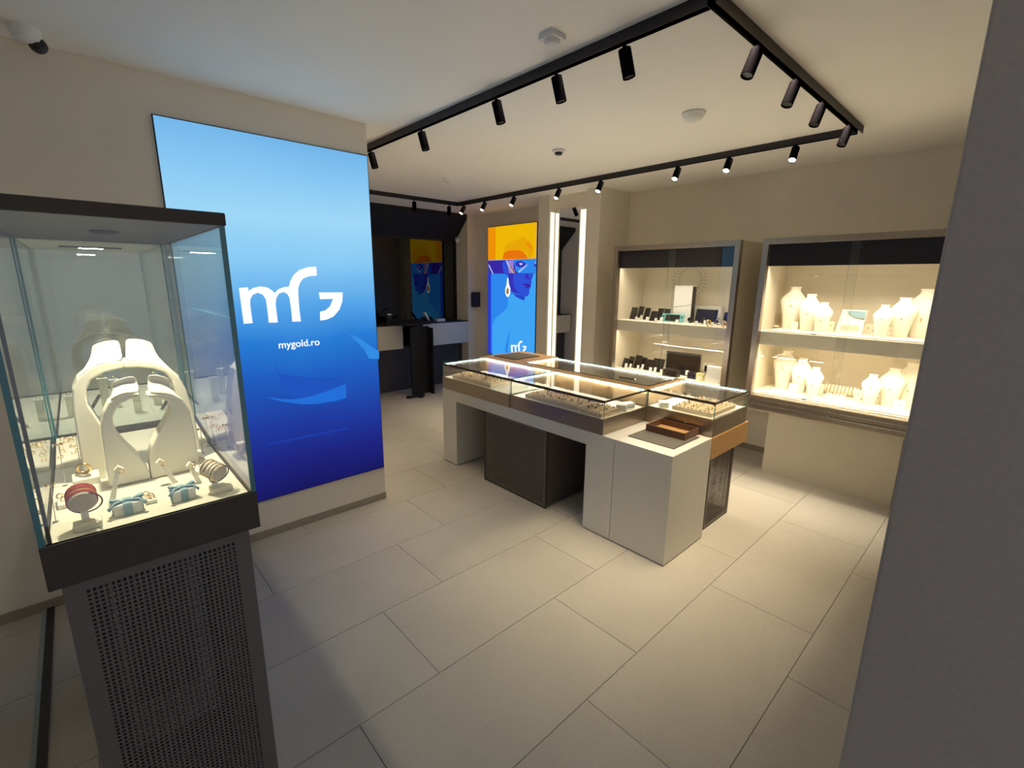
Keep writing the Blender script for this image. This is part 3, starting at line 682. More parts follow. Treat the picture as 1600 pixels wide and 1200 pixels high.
gift_box(3.17, 1.74, .874, .08, .06, .04, .7, 'small silver box in the left corner of the square case', ribbon=False)

r = thing('desk_mat', 'dark grey presentation mat under the wooden tray on the white counter', 'mat', (2.85, 1.54, .755))
part('pad', MB().box(2.672, 3.02, 1.37, 1.715, .7551, .761), 'mat_grey', r, bevel=.002)
part('stitched_edge', MB().box(2.676, 3.016, 1.374, 1.378, .761, .7615).box(2.676, 3.016, 1.707, 1.711, .761, .7615), 'bronze_metal', r)
r = thing('wooden_tray', 'dark brown open wooden tray on the grey mat of the white counter', 'tray', (2.97, 1.54, .761))
tx0, tx1, ty0, ty1, tz = 2.865, 3.07, 1.40, 1.695, .7612
part('tray_floor', MB().box(tx0+.008, tx1-.008, ty0+.008, ty1-.008, tz, tz+.008), 'oak', r)
for nme, bb in (('front_side', (tx0, tx0+.008, ty0, ty1)), ('back_side', (tx1-.008, tx1, ty0, ty1)), ('end_side', (tx0+.008, tx1-.008, ty0, ty0+.008)), ('end_side', (tx0+.008, tx1-.008, ty1-.008, ty1))):
    part(nme, MB().box(*bb, tz, tz+.05), 'walnut', r, bevel=.001)
r = thing('desk_mat', 'grey presentation mat on the far oak top before the portrait', 'mat', (3.41, 3.62, 1.0))
part('pad', MB().box(3.225, 3.59, 3.455, 3.785, 1.0003, 1.008), 'mat_grey', r, bevel=.002)
part('stitched_edge', MB().box(3.229, 3.586, 3.459, 3.463, 1.008, 1.0085).box(3.229, 3.586, 3.777, 3.781, 1.008, 1.0085), 'bronze_metal', r)
r = thing('pen', 'dark pen lying on the oak divider beside the rear case', 'pen', (3.33, 2.15, 1.0))
part('barrel', MB().cyl((3.32, 2.10, 1.0062), (3.30, 2.24, 1.0062), .006, n=8), 'walnut', r, smooth=True)
part('nib', MB().cyl((3.32, 2.10, 1.0062), (3.3215, 2.088, 1.0062), .005, .001, n=8), 'silver', r, smooth=True)

# ------------------------------------------------------------------ wall cabinets
XFR = 4.60
def cabinet(y0, y1, by0, by1, label, pw):
    r = thing('wall_cabinet', label, 'display cabinet', (4.92, (y0+y1)/2, 0))
    z0, z1, f = .63, 2.183, .052
    part('base', MB().box(4.715, XC-.02, by0, by1, 0, .60), 'cream_laminate', r, bevel=.002)
    part('floor_panel', MB().box(XFR+.06, XC-.01, y0+.02, y1-.02, .60, .755), 'cream_laminate', r)
    part('side_panel', MB().box(XFR+.06, XC-.01, y0, y0+.02, .60, z1), 'cream_laminate', r, bevel=.001)
    part('side_panel', MB().box(XFR+.06, XC-.01, y1-.02, y1, .60, z1), 'cream_laminate', r, bevel=.001)
    part('back_panel', MB().box(XC-.03, XC-.01, y0+.02, y1-.02, .755, z1-.02), 'cream_laminate', r)
    part('top_panel', MB().box(XFR+.06, XC-.01, y0+.02, y1-.02, z1-.02, z1), 'cream_laminate', r)
    part('frame_post', MB().box(XFR, XFR+.06, y0, y0+f, z0, z1), 'steel_brushed', r, bevel=.002)
    part('frame_post', MB().box(XFR, XFR+.06, y1-f, y1, z0, z1), 'steel_brushed', r, bevel=.002)
    part('frame_rail', MB().box(XFR, XFR+.06, y0+f, y1-f, z1-f, z1), 'steel_brushed', r, bevel=.002)
    part('sill_rail', MB().box(XFR, XFR+.06, y0+f, y1-f, z0, z0+.05).box(XFR+.012, XFR+.06, y0+f, y1-f, z0+.05, z0+.125), 'steel_brushed', r, bevel=.002)
    part('sliding_track', MB().box(XFR-.004, XFR+.006, y0+f, y1-f, z0+.040, z0+.046).box(XFR+.004, XFR+.014, y0+f, y1-f, z0+.085, z0+.092).box(XFR-.004, XFR+.004, (y0+y1)/2, y1-f, z0+.004, z0+.010), 'silver', r)
    part('fascia', MB().box(XFR+.075, XFR+.095, y0+.02, y1-.02, 1.945, z1-.02), 'navy_fascia', r)
    sh_ = part('shelf', MB().box(XFR+.07, XC-.03, y0+.02, y1-.02, 1.265, 1.357), 'deck_white', r, bevel=.002)
    part('deck', MB().box(XFR+.07, XC-.03, y0+.02, y1-.02, .755, .772), 'deck_white', r, bevel=.002)
    ym = (y0+y1)/2
    part('sliding_pane', pane(XFR+.036, XFR+.042, ym-.03, y1-f+.005, z0+.11, z1-f+.006), ['cabinet_glass', 'glass_edge'], r)
    part('sliding_pane', pane(XFR+.022, XFR+.028, y0+f-.005, ym+.03, z0+.11, z1-f+.006), ['cabinet_glass', 'glass_edge'], r)
    part('lock', MB().cyl((XFR-.012, ym, z0+.06), (XFR+.004, ym, z0+.06), .010, n=12), 'silver', r, smooth=True)
    wd = y1-y0-.12
    part('light_strip', MB().box(XFR+.097, XFR+.107, y0+.05, y1-.05, 1.985, 1.992), 'led_warm', r, label='glowing strip')
    part('light_strip', MB().box(XFR+.090, XFR+.100, y0+.05, y1-.05, 1.2585, 1.2648), 'led_warm', sh_, label='glowing strip')
    part('shelf_lip', MB().box(XFR+.07, XFR+.084, y0+.02, y1-.02, 1.235, 1.265), 'deck_white', sh_, bevel=.001)
    for z, k, xo in ((1.983, 1.0, .115), (1.256, .9, .10)):
        area('strip_light', (XFR+xo, ym, z), (.012, wd), pw*k, r, (0, math.radians(2), 0), spread=math.radians(130))
    return r
cabinet(1.885, 3.285, 2.06, 3.12, 'steel framed wall cabinet showing phones and gadgets', 4.2)
cabinet(.297, 1.692, .49, 1.495, 'steel framed wall cabinet showing necklace busts', 7.5)
# round pattern of grey strokes on the back panel of the gadget cabinet
b = MB(); cy, cz = onx(1078, 438, 5.2195)[1:3]
for k in range(30):
    a = 2*math.pi*k/30
    for r0, r1 in ((.115, .155), (.17, .20)):
        d = Vector((0, math.cos(a), math.sin(a))); n_ = Vector((0, -math.sin(a), math.cos(a)))*.006; c0 = Vector((5.2185, cy, cz))
        b.prism([c0+d*r0-n_*.5, c0+d*r1-n_, c0+d*r1+n_, c0+d*r0+n_*.5], (.0012, 0, 0))
solo('round_pattern', b, 'pattern_grey', 'faint round sunburst pattern high on the gadget cabinet back', 'emblem', (5.2185, cy, cz))

ZS, ZD = 1.3572, .7722
def base_at(px, z, lo=4.71, hi=5.09):
    p = onz(px[0], px[1], z)
    if z > .5 and not lo <= p[0] <= hi:
        x = min(max(p[0], lo), hi); q = onx(px[0], px[1], x); return (x, q[1], z)
    return p
def card(px, z, label, w=.035, h=.045, rz=None, grp='price cards in the gadget cabinet'):
    x, y, _ = base_at(px, z)
    r = thing('price_card', label, 'price card', (x, y, z), 0, grp, rot=(0, 0, math.radians(random.uniform(-12, 12))))
    part('card_face', MB().prism([(0, -w/2, 0), (0, w/2, 0), (.012, w/2, h), (.012, -w/2, h)], (.0015, 0, 0)), 'card_white', r, local=True)
    part('card_foot', MB().prism([(.0, -w/2, 0), (.0, w/2, 0), (.022, w/2, 0), (.022, -w/2, 0)], (0, 0, .001)), 'card_white', r, local=True)
def phone(px, top, z, label, w=.072, grp='phones in the gadget cabinet', yaw=0):
    x, y, _ = base_at(px, z); h = max(.09, onx(top[0], top[1], x+.05)[2]-z)
    r = thing('smartphone', label, 'phone', (x, y, z), 0, grp, rot=(0, 0, math.radians(yaw)))
    tl_ = .36*h; d = Vector((tl_, 0, h)).normalized(); nrm = Vector((-d.z, 0, d.x))
    P = [Vector((0, -w/2, .004)), Vector((0, w/2, .004)), Vector((tl_, w/2, h)), Vector((tl_, -w/2, h))]
    pb_ = part('phone_body', MB().prism(P, -nrm*.008), 'device_black', r, bevel=.002, local=True)
    Q = [P[0]+d*.006+Vector((0, .003, 0)), P[1]+d*.006-Vector((0, .003, 0)), P[2]-d*.006-Vector((0, .003, 0)), P[3]-d*.006+Vector((0, .003, 0))]
    part('screen', MB().prism([q+nrm*.0006 for q in Q], -nrm*.001), 'phone_black', pb_, local=True)
    part('easel', MB().box(-.006, .055, -.012, .012, 0, .004).prism([Vector((.05, -.01, .003)), Vector((.05, .01, .003)), Vector((tl_*.6+.012, .01, h*.55)), Vector((tl_*.6+.012, -.01, h*.55))], (.003, 0, 0)), 'plastic_white', r, local=True)
def G(x, y): return (950+x/6.957, 460+y/6.957)
up = [((262, 272), (292, 140)), ((338, 258), (368, 130)), ((405, 278), (432, 145)), ((480, 292), (508, 180)), ((548, 284), (570, 150)), ((618, 280), (650, 155))]
for i, (b0, t0) in enumerate(up):
    phone(G(*b0), G(*t0), ZS, f'black phone on an easel, {ordn[i]} from the left on the upper gadget shelf', w=.085 if i in (0, 3) else .072)
lo = [((175, 800), (200, 690)), ((235, 796), (258, 672)), ((305, 806), (325, 660)), ((372, 800), (388, 682)), ((440, 830), (455, 705)), ((500, 815), (505, 690)), ((545, 850), (575, 700))]
for i, (b0, t0) in enumerate(lo):
    phone(G(*b0), G(*t0), ZD, f'black phone on an easel, {ordn[i]} from the left on the lower gadget deck', w=.15 if i == 4 else (.09 if i in (2, 6) else .075))
cu = [(300, 285), (355, 268), (422, 288), (512, 302), (575, 292), (742, 318), (950, 340), (1050, 330), (1125, 352)]
for i, c in enumerate(cu): card(G(*c), ZS, f'small white price card, {ordn[i] if i < 8 else "last"} from the left on the upper gadget shelf')
cl = [(190, 805), (238, 808), (318, 825), (372, 815), (455, 850), (505, 850), (570, 872), (750, 895), (855, 885)]
for i, c in enumerate(cl): card(G(*c), ZD, f'small white price card, {ordn[i] if i < 8 else "last"} from the left on the lower gadget deck', h=.06)
# upper shelf gadgets
x, y, _ = base_at(G(835, 285), ZS); x = 5.02
y = onx(*G(828, 120), x)[1]
r = thing('game_console', 'tall white game console box standing on the upper gadget shelf', 'console', (x, y, ZS))
hh = onx(*G(828, -95), x)[2]-ZS
part('side_plate', MB().box(x-.045, x-.036, y-.105, y+.105, ZS, ZS+hh), 'plastic_white', r, bevel=.003)
part('core', MB().box(x-.036, x+.036, y-.110, y+.098, ZS, ZS+hh-.01), 'device_black', r, bevel=.003)
part('side_plate', MB().box(x+.036, x+.045, y-.105, y+.105, ZS, ZS+hh), 'plastic_white', r, bevel=.003)
part('seam', MB().prism([(x-.0455, y+.105, ZS+hh*.40), (x-.0455, y-.105, ZS+hh*.48), (x-.0455, y-.105, ZS+hh*.49), (x-.0455, y+.105, ZS+hh*.41)], (.001, 0, 0)), 'device_black', r)
x, y, _ = base_at(G(690, 300), ZS)
r = thing('handheld_console', 'turquoise handheld game console leaning on the upper gadget shelf', 'console', (x, y, ZS), rot=(0, math.radians(18), 0))
part('shell', MB().box(0, .014, -.135, .135, .0, .095), 'turquoise', r, bevel=.006, local=True)
part('screen', MB().box(-.0008, .0, -.085, .085, .012, .083), 'phone_black', r, local=True)
for s in (-1, 1): part('thumb_stick', MB().cyl((-.006, s*.11, .06), (0, s*.11, .06), .010, n=12), 'device_black', r, smooth=True, local=True)
x, y, _ = base_at(G(800, 280), ZS); x += .07
r = thing('game_controller', 'white game controller propped behind the turquoise console', 'controller', (x, y, ZS))
part('grip', MB().sphere((x, y+.07, ZS+.045), .042, 14).sphere((x, y-.07, ZS+.045), .042, 14), 'plastic_white', r, smooth=True)
part('body', MB().box(x-.02, x+.02, y-.07, y+.07, ZS+.03, ZS+.10), 'plastic_white', r, bevel=.012)
for s in (-1, 1): part('thumb_stick', MB().cyl((x-.03, y+s*.03, ZS+.06), (x-.018, y+s*.03, ZS+.06), .012, n=12), 'device_black', r, smooth=True)
def tablet(px, z, w, h, label, m='screen_navy', frame='device_black', foot=True, xo=0):
    x, y, _ = base_at(px, z); x += xo; y = onx(px[0], px[1]-8, x)[1]
    r = thing('tablet', label, 'tablet', (x, y, z), rot=(0, math.radians(14), 0))
    part('body', MB().box(0, .010, -w/2, w/2, .003, h), frame, r, bevel=.003, local=True)
    part('screen', MB().box(-.0008, 0, -w/2+.008, w/2-.008, .012, h-.009), m, r, local=True)
    part('easel', MB().box(.01, .05, -w*.2, w*.2, .0, .012), 'plastic_white', r, local=True)
tablet(G(1055, 312), ZS, .24, .155, 'dark navy tablet lying back on the upper gadget shelf', xo=-.03)
tablet(G(1300, 300), ZS, .10, .14, 'dark tablet half hidden by the right frame on the upper gadget shelf', xo=-.12)
x = 5.17; y = onx(*G(1095, 180), x)[1]; zt = onx(*G(1095, 125), x)[2]
r = thing('product_box', 'pale product box behind the navy tablet on the upper gadget shelf', 'box', (x, y, ZS))
part('carton', MB().box(x-.03, x+.03, y-.15, y+.15, ZS, zt), 'paper_white', r, bevel=.002)
part('sleeve', MB().box(x-.0315, x-.03, y-.13, y+.13, ZS+.02, zt-.02), 'card_white', r)
def watch(px, z, label, m, xo=0):
    x, y, _ = base_at(px, z); x += xo
    r = thing('wristwatch', label, 'watch', (x, y, z), 0, 'wristwatches in the gadget cabinet')
    part('strap', MB().torus((x, y, z+.034), .030, .006, (.25, 1, 0), 20, 6), m, r, smooth=True)
    dl = part('dial', MB().cyl((x-.036, y, z+.042), (x-.028, y, z+.042), .020, n=18), m, r, smooth=True)
    part('dial_face', MB().cyl((x-.0372, y, z+.042), (x-.036, y, z+.042), .016, n=18), 'phone_black' if m != 'gold' else 'paper_white', dl)
for i, (c, m, lab) in enumerate((((895, 312), 'device_black', 'black wristwatch just right of the white console'), ((1035, 322), 'device_black', 'black wristwatch standing before the navy tablet'), ((1090, 350), 'gold', 'gold wristwatch before the navy tablet'), ((1195, 335), 'silver', 'silver wristwatch right of the navy tablet'), ((1255, 358), 'gold', 'gold wristwatch beside the right cabinet frame'))):
    watch(G(*c), ZS, lab, m)
# lower deck gadgets
x, y, _ = base_at(G(800, 842), ZD); x = 4.95; y = onx(*G(808, 760), x)[1]
hh = onx(*G(808, 632), x)[2]
r = thing('monitor', 'black flat monitor on the lower gadget deck', 'monitor', (x, y, ZD))
part('panel', MB().box(x, x+.02, y-.205, y+.205, ZD+.045, hh), 'device_black', r, bevel=.003)
part('screen', MB().box(x-.0008, x, y-.197, y+.197, ZD+.055, hh-.008), 'phone_black', r)
part('stand', MB().box(x+.005, x+.03, y-.03, y+.03, ZD, ZD+.06).box(x-.05, x+.07, y-.09, y+.09, ZD, ZD+.008), 'device_black', r, bevel=.002)
def small_box(px, z, w, d, h, label, m, name='product_box', cat='box', xo=0, trim='card_white'):
    x, y, _ = base_at(px, z); x += xo
    r = thing(name, label, cat, (x, y, z))
    part('carton', MB().box(x, x+d, y-w/2, y+w/2, z, z+h), m, r, bevel=.002)
    part('front_label', MB().box(x-.001, x, y-w*.34, y+w*.34, z+h*.15, z+h*.7), trim, r)
small_box(G(665, 893), ZD, .17, .08, .075, 'black camera style box before the monitor', 'device_black', trim='phone_black')
small_box(G(905, 920), ZD, .10, .07, .07, 'dark box with white top on the lower gadget deck', 'device_black', trim='screen_navy')
small_box(G(985, 940), ZD, .07, .05, .08, 'yellow box on the lower gadget deck', 'yellow_card', trim='paper_white')
small_box(G(1130, 965), ZD, .14, .07, .17, 'tall white box at the right end of the lower gadget deck', 'paper_white')
small_box(G(1030, 850), ZD, .12, .02, .13, 'white framed dark picture card beside the monitor', 'paper_white', xo=.12, trim='phone_black', name='framed_card', cat='card')
small_box(G(1195, 970), ZD, .03, .03, .10, 'slim dark stand at the right end of the lower gadget deck', 'device_black', name='small_stand', cat='stand', trim='silver')
watch(G(935, 862), ZD, 'silver wristwatch on the dark box of the lower gadget deck', 'silver', xo=.10)
watch(G(1040, 935), ZD, 'silver wristwatch beside the yellow box', 'silver')

# ------------------------------------------------------------------ necklace busts
def bust_mesh():
    prof = [(0, .27, .10), (.04, .28, .12), (.2, .31, .17), (.4, .38, .21), (.55, .45, .22), (.62, .49, .20), (.68, .50, .185), (.735, .455, .16), (.79, .375, .135), (.85, .285, .11), (.905, .21, .095), (.95, .195, .09), (.985, .225, .10), (1.0, .215, .095)]
    mb = MB(); rows = []
    for t, hw, dp in prof:
        lean = .22*t*t*.9; row = []
        for i in range(15):
            a = -math.pi/2+math.pi*i/14; row.append((-dp*math.cos(a)+lean, hw*math.sin(a)*(.86 if False else 1), t))
        for i in range(1, 6):
            a = math.pi/2-math.pi*i/6; row.append((.035*math.cos(math.pi*(i/6-.5))+lean, hw*math.sin(a), t))
        rows.append(row)
    mb.grid(rows, closed=True); mb.add(rows[0], [tuple(range(len(rows[0])))]); mb.add(rows[-1], [tuple(range(len(rows[-1])))])
    return mb
BUST = bust_mesh().mesh('bust_form', 'display_leather', smooth=True)
def chain_mesh(drop, pend=True):
    mb = MB(); pts = []
    for i in range(15):
        t = -1+2*i/14; yy = .2*t; z = .80-drop*(1-abs(t)**1.6); xx = -.205+.10*abs(t)+.22*z*z*.9-.015; pts.append(Vector((xx, yy, z)))
    for a, b_ in zip(pts, pts[1:]): mb.cyl(a, b_, .006, n=5)
    if pend: mb.sphere(pts[7]+Vector((-.012, 0, -.035)), .028, 8)
    return mb
CHAINS = [chain_mesh(d).mesh('necklace', 'gold', smooth=True) for d in (.22, .30, .38)]
def bust(px, neck, wpx, z, label, k, grp='white necklace busts in the cabinet'):
    x = 5.02 - .075*(k % 3 if k % 6 < 3 else 2-k % 3); h = onx(neck[0], neck[1], x+.02)[2]-z; y = onx(neck[0], neck[1], x+.02)[1]; wd = wpx/5.333/ (FPX/ (math.hypot(x, y)*math.cos(math.radians(20))))
    y = onx(neck[0], neck[1], x+.02)[1]
    r = thing('necklace_bust', label, 'bust', (x, y, z), 0, grp, rot=(0, 0, math.radians(random.uniform(-4, 4))))
    r.scale = (h*.62, min(wd*.84, h*.85), h)
    for nme, me in (('bust_form', BUST), ('necklace', CHAINS[k % 3])):
        o = bpy.data.objects.new(nme, me); COL.objects.link(o); o.parent = r
def N(x, y): return (1180+x/5.333, 430+y/5.333)
bl = [((285, 392), (335, 97), 205, ZS, 'tallest white necklace bust at the left end of the upper jewellery shelf'),
      ((430, 400), (470, 158), 175, ZS, 'middle white necklace bust in the left trio on the upper jewellery shelf'),
      ((545, 415), (580, 228), 150, ZS, 'shortest white necklace bust in the left trio on the upper jewellery shelf'),
      ((1050, 440), (1085, 247), 140, ZS, 'shortest white necklace bust in the right trio on the upper jewellery shelf'),
      ((1205, 450), (1260, 187), 185, ZS, 'middle white necklace bust in the right trio on the upper jewellery shelf'),
      ((1385, 480), (1445, 115), 220, ZS, 'white necklace bust cut off by the grey wall on the upper jewellery shelf'),
      ((205, 905), (265, 628), 200, ZD, 'tallest white necklace bust at the left end of the lower jewellery deck'),
      ((345, 945), (400, 690), 170, ZD, 'middle white necklace bust in the left trio on the lower jewellery deck'),
      ((465, 965), (510, 768), 145, ZD, 'shortest white necklace bust in the left trio on the lower jewellery deck'),
      ((945, 1010), (990, 828), 145, ZD, 'shortest white necklace bust in the right trio on the lower jewellery deck'),
      ((1110, 1060), (1165, 778), 185, ZD, 'middle white necklace bust in the right trio on the lower jewellery deck'),
      ((1255, 1080), (1325, 735), 210, ZD, 'white necklace bust cut off by the grey wall on the lower jewellery deck')]
for i, (b0, n0, wp, z, lab) in enumerate(bl): bust(N(*b0), N(*n0), wp, z+.012, lab, i)
# white plinth trays under the jewellery
for z, lab in ((ZS, 'white plinth tray along the upper jewellery shelf'), (ZD, 'white plinth tray along the lower jewellery deck')):
    r = thing('plinth_tray', lab, 'tray', (4.93, .98, z))
    part('tray_body', MB().box(4.69, 5.18, .34, 1.60, z, z+.012), 'deck_white', r, bevel=.002)
    part('pull_tab', MB().box(4.685, 4.69, 1.20, 1.23, z+.003, z+.009), 'device_black', r)
ZS2, ZD2 = ZS+.012, ZD+.012
def cushion_card(px, z, w, h, label, m='display_leather', xo=0, jewel=True):
    x, y, _ = base_at(px, z); x += xo
    r = thing('jewel_card', label, 'display card', (x, y, z), 0, 'small white jewel display cards')
    cf = part('card_face', MB().prism([(x, y-w/2, z), (x, y+w/2, z), (x+h*.3, y+w/2, z+h), (x+h*.3, y-w/2, z+h)], (.008, 0, 0)), m, r, bevel=.002)
    part('prop', MB().prism([(x+.006, y-.008, z), (x+.006, y+.008, z), (x+h*.5, y+.008, z), (x+h*.5, y-.008, z)], (0, 0, .003)), m, r)
    if jewel: part('pendant', MB().sphere((x+h*.16, y, z+h*.55), .006, 8), 'gold', cf, smooth=True)
ccs = [((395, 440), ZS2, .10, .10, 'white jewel card before the middle left bust on the upper shelf'), ((620, 455), ZS2, .06, .085, 'white jewel card left of the ribboned gift bag'),
       ((935, 470), ZS2, .065, .085, 'white jewel card right of the ribboned gift bag'), ((1115, 488), ZS2, .06, .065, 'small white jewel card before the shortest right bust'),
       ((1215, 498), ZS2, .08, .11, 'pinkish white jewel card before the middle right bust on the upper shelf'), ((320, 452), ZS2, .06, .07, 'low white jewel card at the foot of the tallest left bust'),
       ((530, 985), ZD2, .06, .085, 'white jewel card left of the ring roll'), ((850, 1035), ZD2, .06, .085, 'white jewel card right of the ring roll'),
       ((300, 985), ZD2, .07, .09, 'white jewel card before the middle left bust on the lower deck'), ((1010, 1060), ZD2, .06, .07, 'small white jewel card on the lower deck before the right trio'), ((1190, 1135), ZD2, .07, .09, 'white jewel card at the right end of the lower deck')]
for c, z, w_, h_, lab in ccs: cushion_card(N(*c), z, w_, h_, lab)
def ring_block(px, z, label, n=3, seed=0):
    x, y, _ = base_at(px, z)
    r = thing('ring_block', label, 'ring holder', (x, y, z), 0, 'low ring holders in the jewellery cabinet')
    part('block', MB().box(x-.02, x+.03, y-.035, y+.035, z, z+.018), 'display_leather', r, bevel=.003)
    b = MB()
    for i in range(n): b.torus((x, y-.022+.044*i/max(1, n-1), z+.024), .009, .002, (0, 1, .2), 12, 5)
    part('rings', b, 'gold', r)
for i, (c, z, lab) in enumerate((((170, 430), ZS2, 'low ring holder at the left end of the upper jewellery shelf'), ((260, 440), ZS2, 'second low ring holder from the left on the upper jewellery shelf'), ((520, 445), ZS2, 'low ring holder below the shortest left bust on the upper shelf'), ((1000, 480), ZS2, 'low ring holder below the shortest right bust on the upper shelf'), ((1275, 508), ZS2, 'low ring holder near the cut off bust on the upper shelf'), ((110, 950), ZD2, 'low ring holder at the left end of the lower jewellery deck'), ((440, 1025), ZD2, 'low ring holder below the shortest left bust on the lower deck'), ((900, 1060), ZD2, 'low ring holder below the shortest right bust on the lower deck'))):
    ring_block(N(*c), z, lab)
def ear_tree(px, z, label, h=.10, m='gold', grp='small earring stands', arms=2):
    x, y, _ = base_at(px, z)
    r = thing('earring_stand', label, 'earring stand', (x, y, z), 0, grp)
    part('foot', MB().lathe([(.018, 0), (.018, .003), (.004, .006)], (x, y, z), 14), m, r, smooth=True)
    part('rod', MB().cyl((x, y, z+.004), (x, y, z+h), .0018, n=6), m, r)
    part('arm', MB().cyl((x, y-.022, z+h), (x, y+.022, z+h), .0016, n=6), m, r)
    part('earrings', MB().sphere((x, y-.02, z+h-.012), .006, 8).sphere((x, y+.02, z+h-.012), .006, 8), 'gold', r, smooth=True)
ear_tree(N(160, 425), ZS2, 'gold earring stand left of the tallest bust on the upper shelf', .11)
ear_tree(N(205, 420), ZS2, 'second gold earring stand beside the tallest bust on the upper shelf', .13)
ear_tree(N(120, 940), ZD2, 'gold earring stand left of the tallest bust on the lower deck', .12)
x, y, _ = base_at(N(770, 485), ZS2)
r = thing('gift_bag', 'cream gift bag with pale blue ribbon in the middle of the upper jewellery shelf', 'gift bag', (x, y, ZS2))
hb = onx(*N(800, 290), x+.05)[2]-ZS2
part('bag_body', MB().prism([(x, y+.10, ZS2), (x, y-.10, ZS2), (x+.05, y-.105, ZS2+hb), (x+.05, y+.075, ZS2+hb)], (.045, 0, 0)), 'display_leather', r, bevel=.002)
part('ribbon', MB().prism([(x+.028, y+.045, ZS2+hb*.98), (x+.028, y-.103, ZS2+hb*.95), (x+.024, y-.103, ZS2+hb*.66), (x+.027, y-.02, ZS2+hb*.72), (x+.03, y+.02, ZS2+hb*.86)], (-.004, 0, 0)), 'ribbon_blue', r)
part('print_line', MB().box(x+.006, x+.010, y-.07, y+.06, ZS2+.02, ZS2+.07), 'cushion_beige', r)
x, y, _ = base_at(N(705, 1005), ZD2)
r = thing('ring_roll', 'long cream ring roll with gold rings on the lower jewellery deck', 'ring roll', (x, y, ZD2))
part('roll', MB().cyl((x+.05, y-.13, ZD2+.045), (x+.05, y+.13, ZD2+.045), .042, n=20), 'display_leather', r, smooth=True)
for i in range(9): part('ring', MB().torus((x+.05, y-.112+.028*i, ZD2+.045), .043, .0035, (0, 1, 0), 24, 6), 'gold', r, smooth=True)
x, y, _ = base_at(N(655, 1030), ZD2)
r = thing('ring_holder', 'white scalloped ring holder before the ring roll', 'ring holder', (x, y, ZD2))
part('block', MB().box(x-.015, x+.02, y-.09, y+.07, ZD2, ZD2+.02), 'display_leather', r, bevel=.003)
for i in range(6): part('finger', MB().lathe([(.011, 0), (.010, .02), (.004, .032)], (x, y-.075+.026*i, ZD2+.02), 12), 'display_leather', r, smooth=True)

# ------------------------------------------------------------------ tall glass showcase by the entrance
SX0, SX1, SY0, SY1 = -.12, .260, 1.20, 2.01
ZR0, ZR1, ZC0, ZC1 = 1.195, 1.29, 1.909, 1.935
s_ = thing('glass_showcase', 'tall glass showcase on a dark perforated pedestal beside the entrance', 'showcase', (.07, 1.6, 0))
bx0, bx1, by0, by1 = -.103, .238, 1.225, 1.985
part('front_sheet', perforated('y', by0, bx0, bx1, .03, ZR0, .0098, .0056, .0015, .032), 'perforated_metal', s_)
part('rear_sheet', perforated('y', by1, bx0, bx1, .03, ZR0, .0098, .0056, .0015, .032), 'perforated_metal', s_)
part('side_sheet', perforated('x', bx0, by0+.002, by1, .03, ZR0, .0098, .0056, .0015, .032), 'perforated_metal', s_)
part('side_sheet', perforated('x', bx1-.0015, by0+.002, by1, .03, ZR0, .0098, .0056, .0015, .032), 'perforated_metal', s_)
part('bottom_plate', MB().box(bx0+.002, bx1-.002, by0+.002, by1, .0, .030), 'perforated_metal', s_)
part('cable_grommet', MB().lathe([(.038, 0), (.038, .004), (.03, .006), (.026, .002)], (.15, 1.78, .030), 20), 'device_black', s_, smooth=True)
part('rim', MB().box(SX0, SX1, SY0, SY0+.012, ZR0, ZR1).box(SX0, SX1, SY1-.012, SY1, ZR0, ZR1).box(SX0, SX0+.012, SY0+.012, SY1-.012, ZR0, ZR1).box(SX1-.012, SX1, SY0+.012, SY1-.012, ZR0, ZR1), 'bronze_metal', s_, bevel=.0015)
part('rim_floor', MB().box(SX0+.012, SX1-.012, SY0+.012, SY1-.012, ZR0, ZR0+.01), 'bronze_metal', s_)
part('deck', MB().box(SX0+.013, SX1-.013, SY0+.013, SY1-.013, ZR0+.012, 1.2845), 'deck_white', s_, bevel=.002)
g = .008
part('front_pane', pane(SX0+.002, SX1-.002, SY0+.002, SY0+.002+g, ZR1, ZC0), ['clear_glass', 'glass_edge'], s_)
part('back_pane', pane(SX0+.010, SX1-.010, SY1-.002-g, SY1-.002, ZR1, ZC0), ['clear_glass', 'glass_edge'], s_)
part('side_pane', pane(SX0+.002, SX0+.002+g, SY0+.0105, SY1-.002, ZR1, ZC0), ['clear_glass', 'glass_edge'], s_)
part('side_pane', pane(SX1-.002-g, SX1-.002, SY0+.0105, SY1-.002, ZR1, 1.709), ['clear_glass', 'glass_edge'], s_)
part('side_pane', pane(SX1-.002-g, SX1-.002, SY0+.0105, SY1-.002, 1.7115, ZC0), ['clear_glass', 'glass_edge'], s_)
for cx_, cy_ in ((SX1-.011, SY0+.0005), (SX0+.001, SY0+.0005), (SX1-.026, SY1-.013), (SX0+.012, SY1-.013)):
    part('corner_seal', MB().box(cx_, cx_+(.010 if cy_ < 1.5 else .004), cy_, cy_+.0012, ZR1, ZC0), 'glass_edge', s_)
part('corner_post', MB().box(SX0+.013, SX0+.019, SY0+.012, SY0+.018, ZR1-.004, ZC0), 'bronze_metal', s_)
part('canopy', MB().box(SX0-.002, SX1+.002, SY0-.002, SY1+.002, ZC0, ZC1), 'bronze_metal', s_, bevel=.002)
pk = part('downlight', MB().torus((.075, 1.57, ZC0-.003), .026, .004, (0, 0, 1), 20, 6), 'bronze_metal', s_, smooth=True)
def showcase_spot(loc, power, ang):
    l = bpy.data.lights.new('showcase_lamp', 'SPOT'); l.energy = power; l.color = (1.0, .90, .64); l.spot_size = math.radians(ang); l.spot_blend = .5; l.shadow_soft_size = .015
    o = bpy.data.objects.new('showcase_lamp', l); COL.objects.link(o); o.parent = s_
    og = ORG[s_.name]; o.location = (loc[0]-og[0], loc[1]-og[1], loc[2]-og[2]); return o
